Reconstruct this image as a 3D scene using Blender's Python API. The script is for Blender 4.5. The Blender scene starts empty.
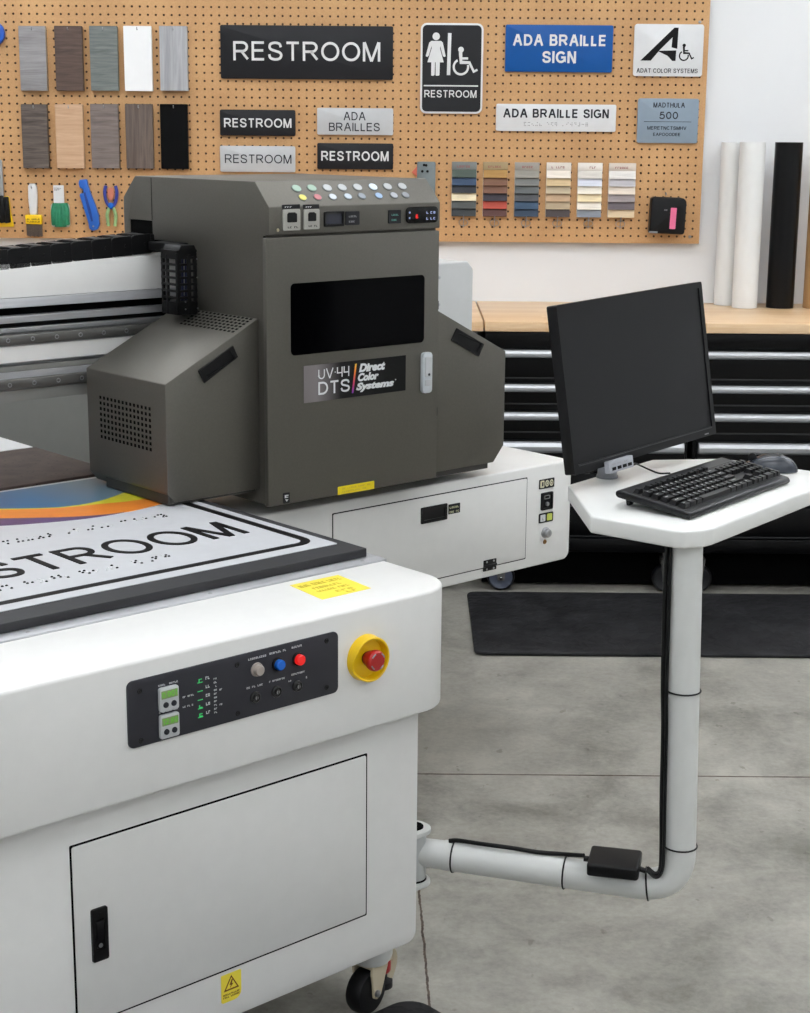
import bpy, bmesh, math, random
from math import sin, cos, pi, radians
from mathutils import Vector, Matrix
random.seed(7)
SC = bpy.context.scene
LIGHT = 12.2
COL = SC.collection

# ------------------------------------------------------------------ materials
def lin(c):
    c = c / 255.0
    return c / 12.92 if c <= 0.04045 else ((c + 0.055) / 1.055) ** 2.4
def rgb(*c): return (lin(c[0]), lin(c[1]), lin(c[2]), 1.0)
def newmat(name):
    m = bpy.data.materials.new(name); m.use_nodes = True
    nt = m.node_tree; nt.nodes.clear()
    o = nt.nodes.new('ShaderNodeOutputMaterial'); p = nt.nodes.new('ShaderNodeBsdfPrincipled')
    nt.links.new(p.outputs[0], o.inputs[0])
    return m, nt, p
def coords(nt, scale=(1, 1, 1), rot=(0, 0, 0)):
    tc = nt.nodes.new('ShaderNodeTexCoord'); mp = nt.nodes.new('ShaderNodeMapping')
    mp.inputs['Scale'].default_value = scale; mp.inputs['Rotation'].default_value = rot
    nt.links.new(tc.outputs['Object'], mp.inputs[0]); return mp.outputs[0]
def noise(nt, vec, scale, detail=4, rough=0.55, dist=0.0):
    n = nt.nodes.new('ShaderNodeTexNoise'); n.inputs['Scale'].default_value = scale
    n.inputs['Detail'].default_value = detail; n.inputs['Roughness'].default_value = rough
    n.inputs['Distortion'].default_value = dist
    nt.links.new(vec, n.inputs['Vector']); return n.outputs['Fac']
def ramp(nt, fac, stops):
    r = nt.nodes.new('ShaderNodeValToRGB'); e = r.color_ramp.elements
    while len(e) < len(stops): e.new(0.5)
    for k, (p, c) in enumerate(stops): e[k].position = p; e[k].color = c
    nt.links.new(fac, r.inputs[0]); return r.outputs[0]
def bump(nt, p, h, strength, dist=0.001):
    b = nt.nodes.new('ShaderNodeBump'); b.inputs['Strength'].default_value = strength
    b.inputs['Distance'].default_value = dist
    nt.links.new(h, b.inputs['Height']); nt.links.new(b.outputs[0], p.inputs['Normal'])
def mix(nt, fac, a, b):
    m = nt.nodes.new('ShaderNodeMix'); m.data_type = 'RGBA'
    for s, v in ((m.inputs[0], fac), (m.inputs[6], a), (m.inputs[7], b)):
        if hasattr(v, 'links'): nt.links.new(v, s)
        else: s.default_value = v
    return m.outputs[2]
def math_(nt, op, a, b=None):
    m = nt.nodes.new('ShaderNodeMath'); m.operation = op
    for s, v in ((m.inputs[0], a), (m.inputs[1], b)):
        if v is None: continue
        if hasattr(v, 'links'): nt.links.new(v, s)
        else: s.default_value = v
    return m.outputs[0]
def dk(c, k): return (c[0] * k, c[1] * k, c[2] * k, 1)
def paint(name, c, rough=0.5, metal=0.0, spec=0.5, var=0.06, vs=30, bmp=0.0, bs=400, coat=0.0):
    m, nt, p = newmat(name); v = coords(nt)
    base = rgb(*c)
    f = noise(nt, v, vs, 5)
    nt.links.new(ramp(nt, f, [(0.3, dk(base, 1 - var)), (0.7, dk(base, 1 + var))]), p.inputs['Base Color'])
    p.inputs['Roughness'].default_value = rough; p.inputs['Metallic'].default_value = metal
    p.inputs['Specular IOR Level'].default_value = spec
    p.inputs['Coat Weight'].default_value = coat
    if bmp: bump(nt, p, noise(nt, v, bs, 3), bmp, 0.0006)
    return m
def emit(name, c, s):
    m, nt, p = newmat(name)
    p.inputs['Base Color'].default_value = dk(rgb(*c), .3)
    p.inputs['Emission Color'].default_value = rgb(*c); p.inputs['Emission Strength'].default_value = s
    return m
def grain(name, dark, light, axis='x', rough=0.5, freq=6.0, metal=0.0, mid=None, fine=0.5):
    """wood or brushed grain running along an axis of the object"""
    m, nt, p = newmat(name)
    sc = {'x': (1.2, 8, 14), 'z': (14, 8, 1.0), 'y': (14, 1.0, 8)}[axis]
    v = coords(nt, sc)
    a = noise(nt, v, freq, 6, 0.6, 0.8)
    sf = {'x': (4, 60, 160), 'z': (160, 60, 4), 'y': (160, 4, 60)}[axis]
    b = noise(nt, coords(nt, sf), 4.0, 3, 0.6)
    f = math_(nt, 'ADD', math_(nt, 'MULTIPLY', a, 1 - fine * .5), math_(nt, 'MULTIPLY', b, fine * .5))
    st = [(0.36, rgb(*dark)), (0.64, rgb(*light))]
    if mid: st = [(0.34, rgb(*dark)), (0.5, rgb(*mid)), (0.66, rgb(*light))]
    nt.links.new(ramp(nt, f, st), p.inputs['Base Color'])
    p.inputs['Roughness'].default_value = rough; p.inputs['Metallic'].default_value = metal
    bump(nt, p, b, 0.08, 0.0005)
    return m

M = {}
M['white'] = paint('white_powder_coat', (222, 221, 218), .38, var=.015, bmp=.10, bs=900)
M['whiteside'] = M['white']
M['deskwhite'] = paint('desk_laminate', (222, 222, 219), .33, var=.01)
M['pipe'] = paint('pipe_paint', (205, 206, 203), .28, var=.015)
M['dark'] = paint('dark_textured_paint', (98, 95, 88), .50, metal=.64, spec=.8, var=.05, vs=220, bmp=.18, bs=1100)
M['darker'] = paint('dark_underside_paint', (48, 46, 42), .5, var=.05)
M['black'] = paint('black_plastic', (14, 14, 15), .42, spec=.25, var=.1)
M['blackgloss'] = paint('black_gloss', (4, 4, 5), .12, spec=.3, var=.0)
M['glass'] = paint('smoked_glass', (2, 2, 3), .15, spec=.06, var=.0)
M['gap'] = paint('shadow_gap_rubber', (9, 9, 9), .9, spec=.05, var=.05)
M['panel'] = paint('control_panel_film', (48, 48, 54), .45, spec=.3, var=.05)
M['alu'] = grain('extruded_aluminium', (176, 177, 180), (200, 201, 204), 'x', .4, 3, metal=.5, fine=.2)
M['aludark'] = grain('steel_rail', (96, 95, 92), (116, 115, 112), 'x', .4, 3, metal=.5, fine=.2)
M['chrome'] = paint('chrome', (200, 200, 200), .15, 1.0, var=.02)
M['satin'] = paint('satin_metal', (165, 166, 168), .3, .9, var=.03)
M['yellow'] = paint('yellow_plastic', (238, 196, 12), .35, var=.03)
M['ylabel'] = paint('yellow_label', (240, 220, 72), .5, var=.03)
M['yprint'] = paint('label_print', (208, 186, 60), .6)
M['red'] = paint('red_plastic', (172, 26, 24), .35, var=.04)
M['redb'] = emit('red_lit_button', (235, 30, 28), .7)
M['blueb'] = paint('blue_button', (22, 98, 196), .25)
M['greyb'] = paint('grey_button', (160, 150, 142), .3)
M['ink'] = paint('white_ink', (214, 214, 214), .5, var=.02)
M['inkdim'] = paint('grey_ink', (150, 150, 152), .5, var=.1, vs=800)
M['inkdark'] = paint('dark_ink', (42, 44, 50), .5, spec=.2)
M['inkblack'] = paint('black_ink', (14, 13, 14), .5, spec=.15)
M['lcd'] = emit('green_lcd', (120, 215, 60), .4)
M['ledg'] = emit('green_led', (60, 210, 110), .6)
M['ledr'] = emit('red_led', (220, 40, 36), .8)
M['ledw'] = emit('white_led', (190, 205, 255), .5)
M['rubber'] = paint('black_rubber', (30, 30, 32), .6, spec=.3, var=.15, vs=90, bmp=.3, bs=260)
M['tyre'] = paint('tyre_rubber', (16, 16, 18), .5, spec=.3, var=.1)
M['cream'] = paint('cream_cast_metal', (196, 184, 158), .4, var=.04)
M['signblack'] = paint('sign_black', (26, 26, 30), .5, spec=.3, var=.04)
M['signgrey'] = paint('sign_brushed_silver', (186, 188, 190), .45, var=.03)
M['signwhite'] = paint('sign_white', (214, 215, 216), .45, var=.02)
M['signblue'] = paint('sign_blue', (10, 80, 150), .45, spec=.3, var=.03)
M['signslate'] = paint('sign_slate_blue', (132, 148, 162), .4, var=.03)
M['sheet'] = paint('printed_sheet_white', (192, 193, 196), .35, spec=.3, var=.02)
M['vinylw'] = paint('white_vinyl', (224, 225, 224), .35, var=.01)
M['vinylb'] = paint('black_vinyl', (6, 6, 7), .3, spec=.25, var=.0)
M['kraft'] = paint('kraft_paper', (176, 136, 92), .7, var=.06)
M['keycap'] = paint('keycap', (17, 17, 19), .4, spec=.35, var=.06)
M['kbody'] = paint('keyboard_body', (15, 16, 19), .3, spec=.35, var=.04)
M['mousegrey'] = paint('mouse_grey', (46, 51, 60), .25, spec=.6, var=.02)
M['bezel'] = paint('bezel_plastic', (12, 12, 14), .34, spec=.25, var=.03)
M['screen'] = paint('screen_off', (24, 24, 26), .3, spec=.2, var=.01)
M['hub'] = paint('hub_grey', (166, 168, 174), .4, var=.02)
M['chest'] = paint('tool_chest_black', (5, 5, 6), .3, spec=.2, var=.02)
M['wall'] = paint('white_wall_paint', (226, 227, 228), .8, var=.012, vs=3, bmp=.06, bs=180)
M['ceil'] = paint('ceiling_white', (240, 240, 238), .9)
M['base'] = paint('shade_strip_black', (12, 12, 13), .6, spec=.2)  # for the black strip that deepens the shade under the chests
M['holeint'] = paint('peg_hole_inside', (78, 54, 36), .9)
M['greypanel'] = paint('grey_machine_panel', (186, 187, 186), .45, var=.02)
M['greydark'] = paint('mid_grey_back_panel', (124, 124, 120), .5, var=.02)

# pegboard hardboard
m, nt, p = newmat('hardboard_tan'); v = coords(nt)
f = math_(nt, 'ADD', math_(nt, 'MULTIPLY', noise(nt, v, 4, 6), .6), math_(nt, 'MULTIPLY', noise(nt, v, 160, 3), .4))
nt.links.new(ramp(nt, f, [(0.35, rgb(182, 138, 92)), (0.65, rgb(204, 160, 110))]), p.inputs['Base Color'])
p.inputs['Roughness'].default_value = .62
M['peg'] = m
# concrete floor with saw-cut joints
m, nt, p = newmat('polished_concrete'); v = coords(nt)
a = noise(nt, v, 1.1, 8, .62, .6); b = noise(nt, v, 7, 8, .7, .3); c = noise(nt, v, 60, 4, .7)
f = math_(nt, 'ADD', math_(nt, 'MULTIPLY', a, .5), math_(nt, 'ADD', math_(nt, 'MULTIPLY', b, .35), math_(nt, 'MULTIPLY', c, .15)))
col = ramp(nt, f, [(0.38, rgb(112, 110, 102)), (0.47, rgb(146, 143, 135)), (0.58, rgb(174, 171, 161))])
spots = ramp(nt, noise(nt, coords(nt, (1.6, 1, 1)), 16, 3, .5), [(0.685, (1, 1, 1, 1)), (0.72, (.72, .71, .68, 1))])
mm = nt.nodes.new('ShaderNodeMix'); mm.data_type = 'RGBA'; mm.blend_type = 'MULTIPLY'; mm.inputs[0].default_value = 1
nt.links.new(col, mm.inputs[6]); nt.links.new(spots, mm.inputs[7]); col = mm.outputs[2]
sx = nt.nodes.new('ShaderNodeSeparateXYZ'); nt.links.new(v, sx.inputs[0])
wob = math_(nt, 'MULTIPLY', math_(nt, 'SUBTRACT', noise(nt, v, 22, 4, .7), .5), .012)
jy = math_(nt, 'ABSOLUTE', math_(nt, 'ADD', math_(nt, 'SUBTRACT', sx.outputs[1], 3.921), math_(nt, 'MULTIPLY', wob, .3)))
jx = math_(nt, 'ABSOLUTE', math_(nt, 'ADD', math_(nt, 'ADD', math_(nt, 'SUBTRACT', sx.outputs[0], .1516), math_(nt, 'MULTIPLY', sx.outputs[1], .035)), wob))
jf = math_(nt, 'MAXIMUM', math_(nt, 'LESS_THAN', jy, .0035), math_(nt, 'MULTIPLY', math_(nt, 'LESS_THAN', jx, .0024), math_(nt, 'LESS_THAN', sx.outputs[1], 3.92)))
jc = ramp(nt, noise(nt, v, 40, 3), [(0.35, rgb(58, 44, 36)), (0.65, rgb(96, 80, 68))])
nt.links.new(mix(nt, jf, col, jc), p.inputs['Base Color'])
rr_ = ramp(nt, b, [(0.3, (.32,) * 3 + (1,)), (0.7, (.55,) * 3 + (1,))]); nt.links.new(rr_, p.inputs['Roughness'])
bump(nt, p, f, .12, .004); M['floor'] = m
# butcher block
m, nt, p = newmat('butcher_block_wood')
br = nt.nodes.new('ShaderNodeTexBrick'); nt.links.new(coords(nt), br.inputs['Vector'])
br.inputs['Scale'].default_value = 1; br.inputs['Brick Width'].default_value = .55; br.inputs['Row Height'].default_value = .043
br.inputs['Mortar Size'].default_value = .0004; br.inputs['Color1'].default_value = (.25,) * 3 + (1,); br.inputs['Color2'].default_value = (.75,) * 3 + (1,)
br.inputs['Mortar'].default_value = (.2,) * 3 + (1,)
g = noise(nt, coords(nt, (2, 40, 40)), 3, 5, .6, .4)
bw = nt.nodes.new('ShaderNodeRGBToBW'); nt.links.new(br.outputs['Color'], bw.inputs[0])
f = math_(nt, 'ADD', math_(nt, 'MULTIPLY', bw.outputs[0], .4), math_(nt, 'MULTIPLY', g, .6))
nt.links.new(ramp(nt, f, [(0.3, rgb(206, 165, 120)), (0.7, rgb(231, 201, 163))]), p.inputs['Base Color'])
p.inputs['Roughness'].default_value = .35; M['block'] = m
# blue printed band: its ink runs from blue to grey along the sheet
m, nt, p = newmat('blue_print_gradient'); v = coords(nt)
sx = nt.nodes.new('ShaderNodeSeparateXYZ'); nt.links.new(v, sx.inputs[0])
mr = nt.nodes.new('ShaderNodeMapRange'); nt.links.new(sx.outputs[0], mr.inputs[0])
mr.inputs[1].default_value = .12; mr.inputs[2].default_value = .55
nt.links.new(ramp(nt, mr.outputs[0], [(0, rgb(36, 92, 142)), (.45, rgb(58, 108, 148)), (.8, rgb(108, 128, 140)), (1, rgb(108, 120, 126))]), p.inputs['Base Color'])
p.inputs['Roughness'].default_value = .35; p.inputs['Specular IOR Level'].default_value = .2; M['blueprint'] = m
M['pyel'] = paint('print_yellow', (214, 206, 52), .3); M['pora'] = paint('print_orange', (230, 134, 48), .3, var=.06)
M['ppur'] = paint('print_purple', (86, 62, 110), .3)
# foam sheet, brown black, finely pitted
m, nt, p = newmat('perforated_foam'); v = coords(nt)
vo = nt.nodes.new('ShaderNodeTexVoronoi'); vo.inputs['Scale'].default_value = 60; nt.links.new(v, vo.inputs['Vector'])
d = math_(nt, 'LESS_THAN', vo.outputs['Distance'], .16)
nt.links.new(mix(nt, d, ramp(nt, noise(nt, v, 18, 6), [(0.3, rgb(60, 49, 45)), (0.7, rgb(82, 68, 62))]), rgb(44, 36, 34)), p.inputs['Base Color'])
p.inputs['Roughness'].default_value = .75; M['foam'] = m
# floor mat with raised pattern
m, nt, p = newmat('fatigue_mat_rubber'); v = coords(nt, (1, 1, 1), (0, 0, .6))
ck = nt.nodes.new('ShaderNodeTexVoronoi'); ck.inputs['Scale'].default_value = 26; ck.distance = 'CHEBYCHEV'; nt.links.new(v, ck.inputs['Vector'])
nt.links.new(ramp(nt, noise(nt, v, 8, 6, .7), [(0.35, rgb(20, 20, 22)), (0.65, rgb(44, 44, 46))]), p.inputs['Base Color'])
p.inputs['Roughness'].default_value = .6; bump(nt, p, ck.outputs['Distance'], .7, .006); p.inputs['Specular IOR Level'].default_value = .25; M['mat'] = m
# name plate: silver fading into black
m, nt, p = newmat('name_plate_gradient'); v = coords(nt)
sx = nt.nodes.new('ShaderNodeSeparateXYZ'); nt.links.new(v, sx.inputs[0])
mr = nt.nodes.new('ShaderNodeMapRange'); nt.links.new(sx.outputs[0], mr.inputs[0]); mr.inputs[1].default_value = 1.135; mr.inputs[2].default_value = 1.43
nt.links.new(ramp(nt, mr.outputs[0], [(0, rgb(118, 112, 112)), (.12, rgb(126, 120, 120)), (.35, rgb(34, 33, 33)), (1, rgb(20, 20, 20))]), p.inputs['Base Color'])
p.inputs['Roughness'].default_value = .4; p.inputs['Specular IOR Level'].default_value = .12; M['plate'] = m
# rainbow slash
m, nt, p = newmat('rainbow_slash'); v = coords(nt)
sx = nt.nodes.new('ShaderNodeSeparateXYZ'); nt.links.new(v, sx.inputs[0])
mr = nt.nodes.new('ShaderNodeMapRange'); nt.links.new(sx.outputs[2], mr.inputs[0]); mr.inputs[1].default_value = 1.038; mr.inputs[2].default_value = 1.104
nt.links.new(ramp(nt, mr.outputs[0], [(0, rgb(110, 50, 160)), (.35, rgb(190, 60, 100)), (.7, rgb(230, 120, 40)), (1, rgb(235, 190, 60))]), p.inputs['Base Color'])
M['slash'] = m

# ------------------------------------------------------------------ mesh helpers
def merge(b, t, mat=None):
    me = bpy.data.meshes.new('tmp'); t.to_mesh(me); t.free()
    if mat is not None: me.transform(mat)
    b.from_mesh(me); bpy.data.meshes.remove(me)
def B(): return bmesh.new()
def dobev(t, bev, seg=2, ang=0.3):
    if bev > 0:
        es = [e for e in t.edges if len(e.link_faces) == 2 and e.calc_face_angle(0) > ang]
        bmesh.ops.bevel(t, geom=es, offset=bev, segments=seg, affect='EDGES', profile=.5, clamp_overlap=True)
def box(b, x0, x1, y0, y1, z0, z1, bev=0, seg=2, mat=None):
    t = B(); bmesh.ops.create_cube(t, size=1)
    for v in t.verts:
        v.co = Vector(((x0 + x1) / 2 + v.co.x * (x1 - x0), (y0 + y1) / 2 + v.co.y * (y1 - y0), (z0 + z1) / 2 + v.co.z * (z1 - z0)))
    dobev(t, bev, seg); merge(b, t, mat)
def mp3(ax, p, a):
    return {'z': (p[0], p[1], a), 'y': (p[0], a, p[1]), 'x': (a, p[0], p[1])}[ax]
def prism(b, pts, ax, a0, a1, bev=0, seg=2, mat=None, ang=0.6):
    t = B()
    lo = [t.verts.new(mp3(ax, p, a0)) for p in pts]; hi = [t.verts.new(mp3(ax, p, a1)) for p in pts]
    n = len(pts)
    t.faces.new(lo); t.faces.new(hi[::-1])
    for k in range(n): t.faces.new((lo[k], hi[k], hi[(k + 1) % n], lo[(k + 1) % n]))
    bmesh.ops.recalc_face_normals(t, faces=t.faces)
    dobev(t, bev, seg, ang); merge(b, t, mat)
def rr(x0, x1, y0, y1, r, seg=5):
    rs = r if isinstance(r, (list, tuple)) else (r,) * 4      # corners: x0y0, x1y0, x1y1, x0y1
    o = []
    for (cx, cy, a0, sx_, sy_), q in zip(((x0, y0, pi, 1, 1), (x1, y0, 1.5 * pi, -1, 1), (x1, y1, 0, -1, -1), (x0, y1, .5 * pi, 1, -1)), rs):
        if q <= 0: o.append((cx, cy)); continue
        for k in range(seg + 1):
            a = a0 + k / seg * pi / 2; o.append((cx + sx_ * q + q * cos(a), cy + sy_ * q + q * sin(a)))
    return o
def ell(cx, cy, rx, ry=None, n=24, rot=0):
    ry = ry or rx
    return [(cx + rx * cos(a) * cos(rot) - ry * sin(a) * sin(rot), cy + rx * cos(a) * sin(rot) + ry * sin(a) * cos(rot)) for a in (2 * pi * k / n for k in range(n))]
def frame(b, outer, inner, ax, a0, a1, mat=None):
    """ring between two outlines of equal point count"""
    t = B(); n = len(outer)
    L = [[t.verts.new(mp3(ax, p, a)) for p in P] for P in (outer, inner) for a in (a0, a1)]
    for k in range(n):
        j = (k + 1) % n
        t.faces.new((L[0][k], L[0][j], L[2][j], L[2][k])); t.faces.new((L[1][k], L[1][j], L[3][j], L[3][k]))
        t.faces.new((L[0][k], L[0][j], L[1][j], L[1][k])); t.faces.new((L[2][k], L[2][j], L[3][j], L[3][k]))
    bmesh.ops.recalc_face_normals(t, faces=t.faces); merge(b, t, mat)
def cyl(b, p0, p1, r0, r1=None, seg=24, bev=0, mat=None):
    r1 = r0 if r1 is None else r1
    p0, p1 = Vector(p0), Vector(p1); d = p1 - p0
    t = B(); bmesh.ops.create_cone(t, cap_ends=True, segments=seg, radius1=r0, radius2=r1, depth=d.length)
    dobev(t, bev, 2, 1.0)
    q = Vector((0, 0, 1)).rotation_difference(d.normalized()).to_matrix().to_4x4()
    mt = Matrix.Translation((p0 + p1) / 2) @ q
    merge(b, t, mt if mat is None else mat @ mt)
def lathe(b, prof, c, axis=(0, 0, 1), seg=32, mat=None):
    """profile of (radius, height) spun about an axis through c"""
    t = B(); rings = []
    for r, h in prof:
        rings.append([t.verts.new((r * cos(2 * pi * k / seg), r * sin(2 * pi * k / seg), h)) for k in range(seg)] if r > 1e-6 else [t.verts.new((0, 0, h))])
    for A, C2 in zip(rings, rings[1:]):
        for k in range(seg):
            j = (k + 1) % seg
            if len(A) == 1 and len(C2) == 1: continue
            if len(A) == 1: t.faces.new((A[0], C2[k], C2[j]))
            elif len(C2) == 1: t.faces.new((A[k], A[j], C2[0]))
            else: t.faces.new((A[k], A[j], C2[j], C2[k]))
    bmesh.ops.recalc_face_normals(t, faces=t.faces)
    q = Vector((0, 0, 1)).rotation_difference(Vector(axis).normalized()).to_matrix().to_4x4()
    mt = Matrix.Translation(Vector(c)) @ q
    merge(b, t, mt if mat is None else mat @ mt)
def spline(pts, n=8):
    P = [Vector(p) for p in pts]; P = [P[0] * 2 - P[1]] + P + [P[-1] * 2 - P[-2]]; o = []
    for i in range(1, len(P) - 2):
        a, b_, c, d = P[i - 1:i + 3]
        for k in range(n):
            t = k / n
            o.append(.5 * ((2 * b_) + (c - a) * t + (2 * a - 5 * b_ + 4 * c - d) * t * t + (3 * b_ - a - 3 * c + d) * t ** 3))
    o.append(P[-2]); return o
def tube(b, pts, r, seg=12, mat=None, rx=None):
    P = [Vector(p) for p in pts]; t = B(); rings = []
    T0 = (P[1] - P[0]).normalized(); N = T0.orthogonal().normalized()
    for i, p in enumerate(P):
        T = (P[min(i + 1, len(P) - 1)] - P[max(i - 1, 0)]).normalized()
        N = (N - T * N.dot(T)).normalized(); Q = T.cross(N)
        rings.append([t.verts.new(p + N * r * cos(2 * pi * k / seg) + Q * (rx or r) * sin(2 * pi * k / seg)) for k in range(seg)])
    for A, C2 in zip(rings, rings[1:]):
        for k in range(seg): t.faces.new((A[k], A[(k + 1) % seg], C2[(k + 1) % seg], C2[k]))
    t.faces.new(rings[0][::-1]); t.faces.new(rings[-1])
    bmesh.ops.recalc_face_normals(t, faces=t.faces); merge(b, t, mat)
def plane_mat(o, xd, yd):
    x, y = Vector(xd).normalized(), Vector(yd).normalized(); z = x.cross(y)
    m4 = Matrix(((x.x, y.x, z.x, o[0]), (x.y, y.y, z.y, o[1]), (x.z, y.z, z.z, o[2]), (0, 0, 0, 1)))
    return m4
def FR(x, y, z): return plane_mat((x, y, z), (1, 0, 0), (0, 0, 1))       # upright face looking towards -y
def UP(x, y, z): return plane_mat((x, y, z), (1, 0, 0), (0, 1, 0))       # flat face looking up
def text_font(b, s, x0, x1, y0, y1, mat, depth=.0008, bold=0.0, shear=0.0):
    """lettering fitted into a box of the given plane"""
    cu = bpy.data.curves.new('tmp', 'FONT'); cu.body = s; cu.extrude = .02; cu.offset = bold; cu.shear = shear
    cu.resolution_u = 4; cu.align_x = 'CENTER'; cu.space_line = .95
    ob = bpy.data.objects.new('tmp', cu); COL.objects.link(ob)
    bpy.context.view_layer.update()
    me = bpy.data.meshes.new_from_object(ob.evaluated_get(bpy.context.evaluated_depsgraph_get()))
    bpy.data.objects.remove(ob); bpy.data.curves.remove(cu)
    xs = [v.co.x for v in me.vertices]; ys = [v.co.y for v in me.vertices]
    ax, bx, ay, by = min(xs), max(xs), min(ys), max(ys)
    for v in me.vertices:
        v.co = Vector((x0 + (v.co.x - ax) / (bx - ax) * (x1 - x0), y0 + (v.co.y - ay) / (by - ay) * (y1 - y0), depth if v.co.z > 0 else -.0002))
    me.transform(mat); b.from_mesh(me); bpy.data.meshes.remove(me)
def _arc(cx, cy, rx, ry, a0, a1, n=10):
    return [(cx + rx * cos(radians(a0 + (a1 - a0) * k / n)), cy + ry * sin(radians(a0 + (a1 - a0) * k / n))) for k in range(n + 1)]
def _sp(pts): return [(v.x, v.y) for v in spline([(x, y, 0) for x, y in pts], 5)]
_S = _sp([(.95, .73), (.84, .93), (.5, 1), (.14, .93), (.04, .75), (.16, .6), (.5, .51), (.86, .41), (.98, .25), (.85, .06), (.5, 0), (.12, .08), (0, .30)])
_O = _arc(.5, .5, .5, .5, 90, 450, 28)
GLY = {
 'A': (.90, [[(0, 0), (.47, 1)], [(.53, 1), (1, 0)], [(.18, .36), (.82, .36)]]),
 'B': (.74, [[(0, 0), (0, 1)], [(0, 1), (.6, 1)] + _arc(.62, .76, .31, .24, 90, -90) + [(0, .52)], [(.6, .52)] + _arc(.64, .26, .36, .26, 90, -90) + [(0, 0)]]),
 'C': (.86, [_arc(.53, .5, .53, .5, 38, 322, 22)]), 'D': (.80, [[(0, 0), (0, 1), (.42, 1)] + _arc(.42, .5, .58, .5, 90, -90, 16)[1:] + [(0, 0)]]),
 'E': (.72, [[(1, 1), (0, 1), (0, 0), (1, 0)], [(0, .53), (.93, .53)]]), 'F': (.68, [[(1, 1), (0, 1), (0, 0)], [(0, .52), (.85, .52)]]),
 'G': (.90, [_arc(.52, .5, .52, .5, 40, 325, 22) + [(1, .18), (1, .47), (.55, .47)]]), 'H': (.76, [[(0, 0), (0, 1)], [(1, 0), (1, 1)], [(0, .53), (1, .53)]]),
 'I': (.14, [[(.5, 0), (.5, 1)]]), 'J': (.55, [[(1, 1), (1, .28)] + _arc(.5, .28, .5, .28, 0, -180)]), 'K': (.78, [[(0, 0), (0, 1)], [(1, 1), (.05, .38)], [(.33, .56), (1, 0)]]),
 'L': (.60, [[(0, 1), (0, 0), (1, 0)]]), 'M': (.92, [[(0, 0), (0, 1)], [(.03, 1), (.5, 0)], [(.5, 0), (.97, 1)], [(1, 1), (1, 0)]]), 'N': (.76, [[(0, 0), (0, 1)], [(.03, 1), (.97, 0)], [(1, 0), (1, 1)]]),
 'O': (.96, [_O]), 'P': (.74, [[(0, 0), (0, 1)], [(0, 1), (.6, 1)] + _arc(.62, .73, .38, .27, 90, -90) + [(0, .46)]]), 'Q': (.96, [_O, [(.6, .25), (1, -.04)]]),
 'R': (.83, [[(0, 0), (0, 1)], [(0, 1), (.58, 1)] + _arc(.60, .74, .34, .26, 90, -90) + [(0, .48)], [(.52, .48), (1, 0)]]),
 'S': (.78, [_S]), 'T': (.78, [[(0, 1), (1, 1)], [(.5, 1), (.5, 0)]]), 'U': (.76, [[(0, 1), (0, .34)] + _arc(.5, .34, .5, .34, 180, 360) + [(1, 1)]]),
 'V': (.88, [[(0, 1), (.5, 0)], [(.5, 0), (1, 1)]]), 'W': (1.2, [[(0, 1), (.25, 0)], [(.25, 0), (.5, 1)], [(.5, 1), (.75, 0)], [(.75, 0), (1, 1)]]),
 'X': (.85, [[(0, 0), (1, 1)], [(0, 1), (1, 0)]]), 'Y': (.86, [[(0, 1), (.5, .45)], [(1, 1), (.5, .45)], [(.5, .48), (.5, 0)]]), 'Z': (.76, [[(0, 1), (1, 1), (0, 0), (1, 0)]]),
 '0': (.66, [_O]), '1': (.40, [[(.1, .78), (.8, 1), (.8, 0)]]), '2': (.68, [_sp([(0, .72), (.12, .92), (.5, 1), (.88, .9), (.95, .7), (.7, .42), (.3, .18), (0, 0)]) + [(1, 0)]]),
 '4': (.66, [[(0, 1), (0, .42), (1, .42)], [(1, 1), (1, 0)]]), '5': (.66, [[(.92, 1), (.2, 1), (.1, .53)] + _sp([(.1, .53), (.48, .66), (.9, .54), (1, .3), (.86, .06), (.46, 0), (.1, .06), (0, .24)])[1:]]),
 '8': (.66, [_arc(.5, .76, .42, .24, 90, 450, 18), _arc(.5, .26, .5, .26, 90, 450, 18)]), '3': (.66, [_sp([(.02, .75), (.15, .94), (.5, 1), (.85, .9), (.9, .7), (.7, .55), (.4, .53)]), _sp([(.4, .53), (.8, .5), (1, .28), (.85, .06), (.5, 0), (.12, .08), (0, .28)])]),
 '6': (.66, [_arc(.5, .3, .5, .3, 90, 450, 16), _sp([(0, .32), (.1, .7), (.4, .95), (.85, .95)])]), '7': (.66, [[(0, 1), (1, 1), (.35, 0)]]), '9': (.66, [_arc(.5, .7, .5, .3, 90, 450, 16), _sp([(1, .68), (.9, .3), (.6, .05), (.15, .05)])]),
 '.': (.14, [[(.5, 0), (.5, .02)]]), '-': (.4, [[(0, .5), (1, .5)]]), '\u00b7': (.14, [[(.5, .50), (.5, .53)]]), ' ': (.32, [])}
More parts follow.
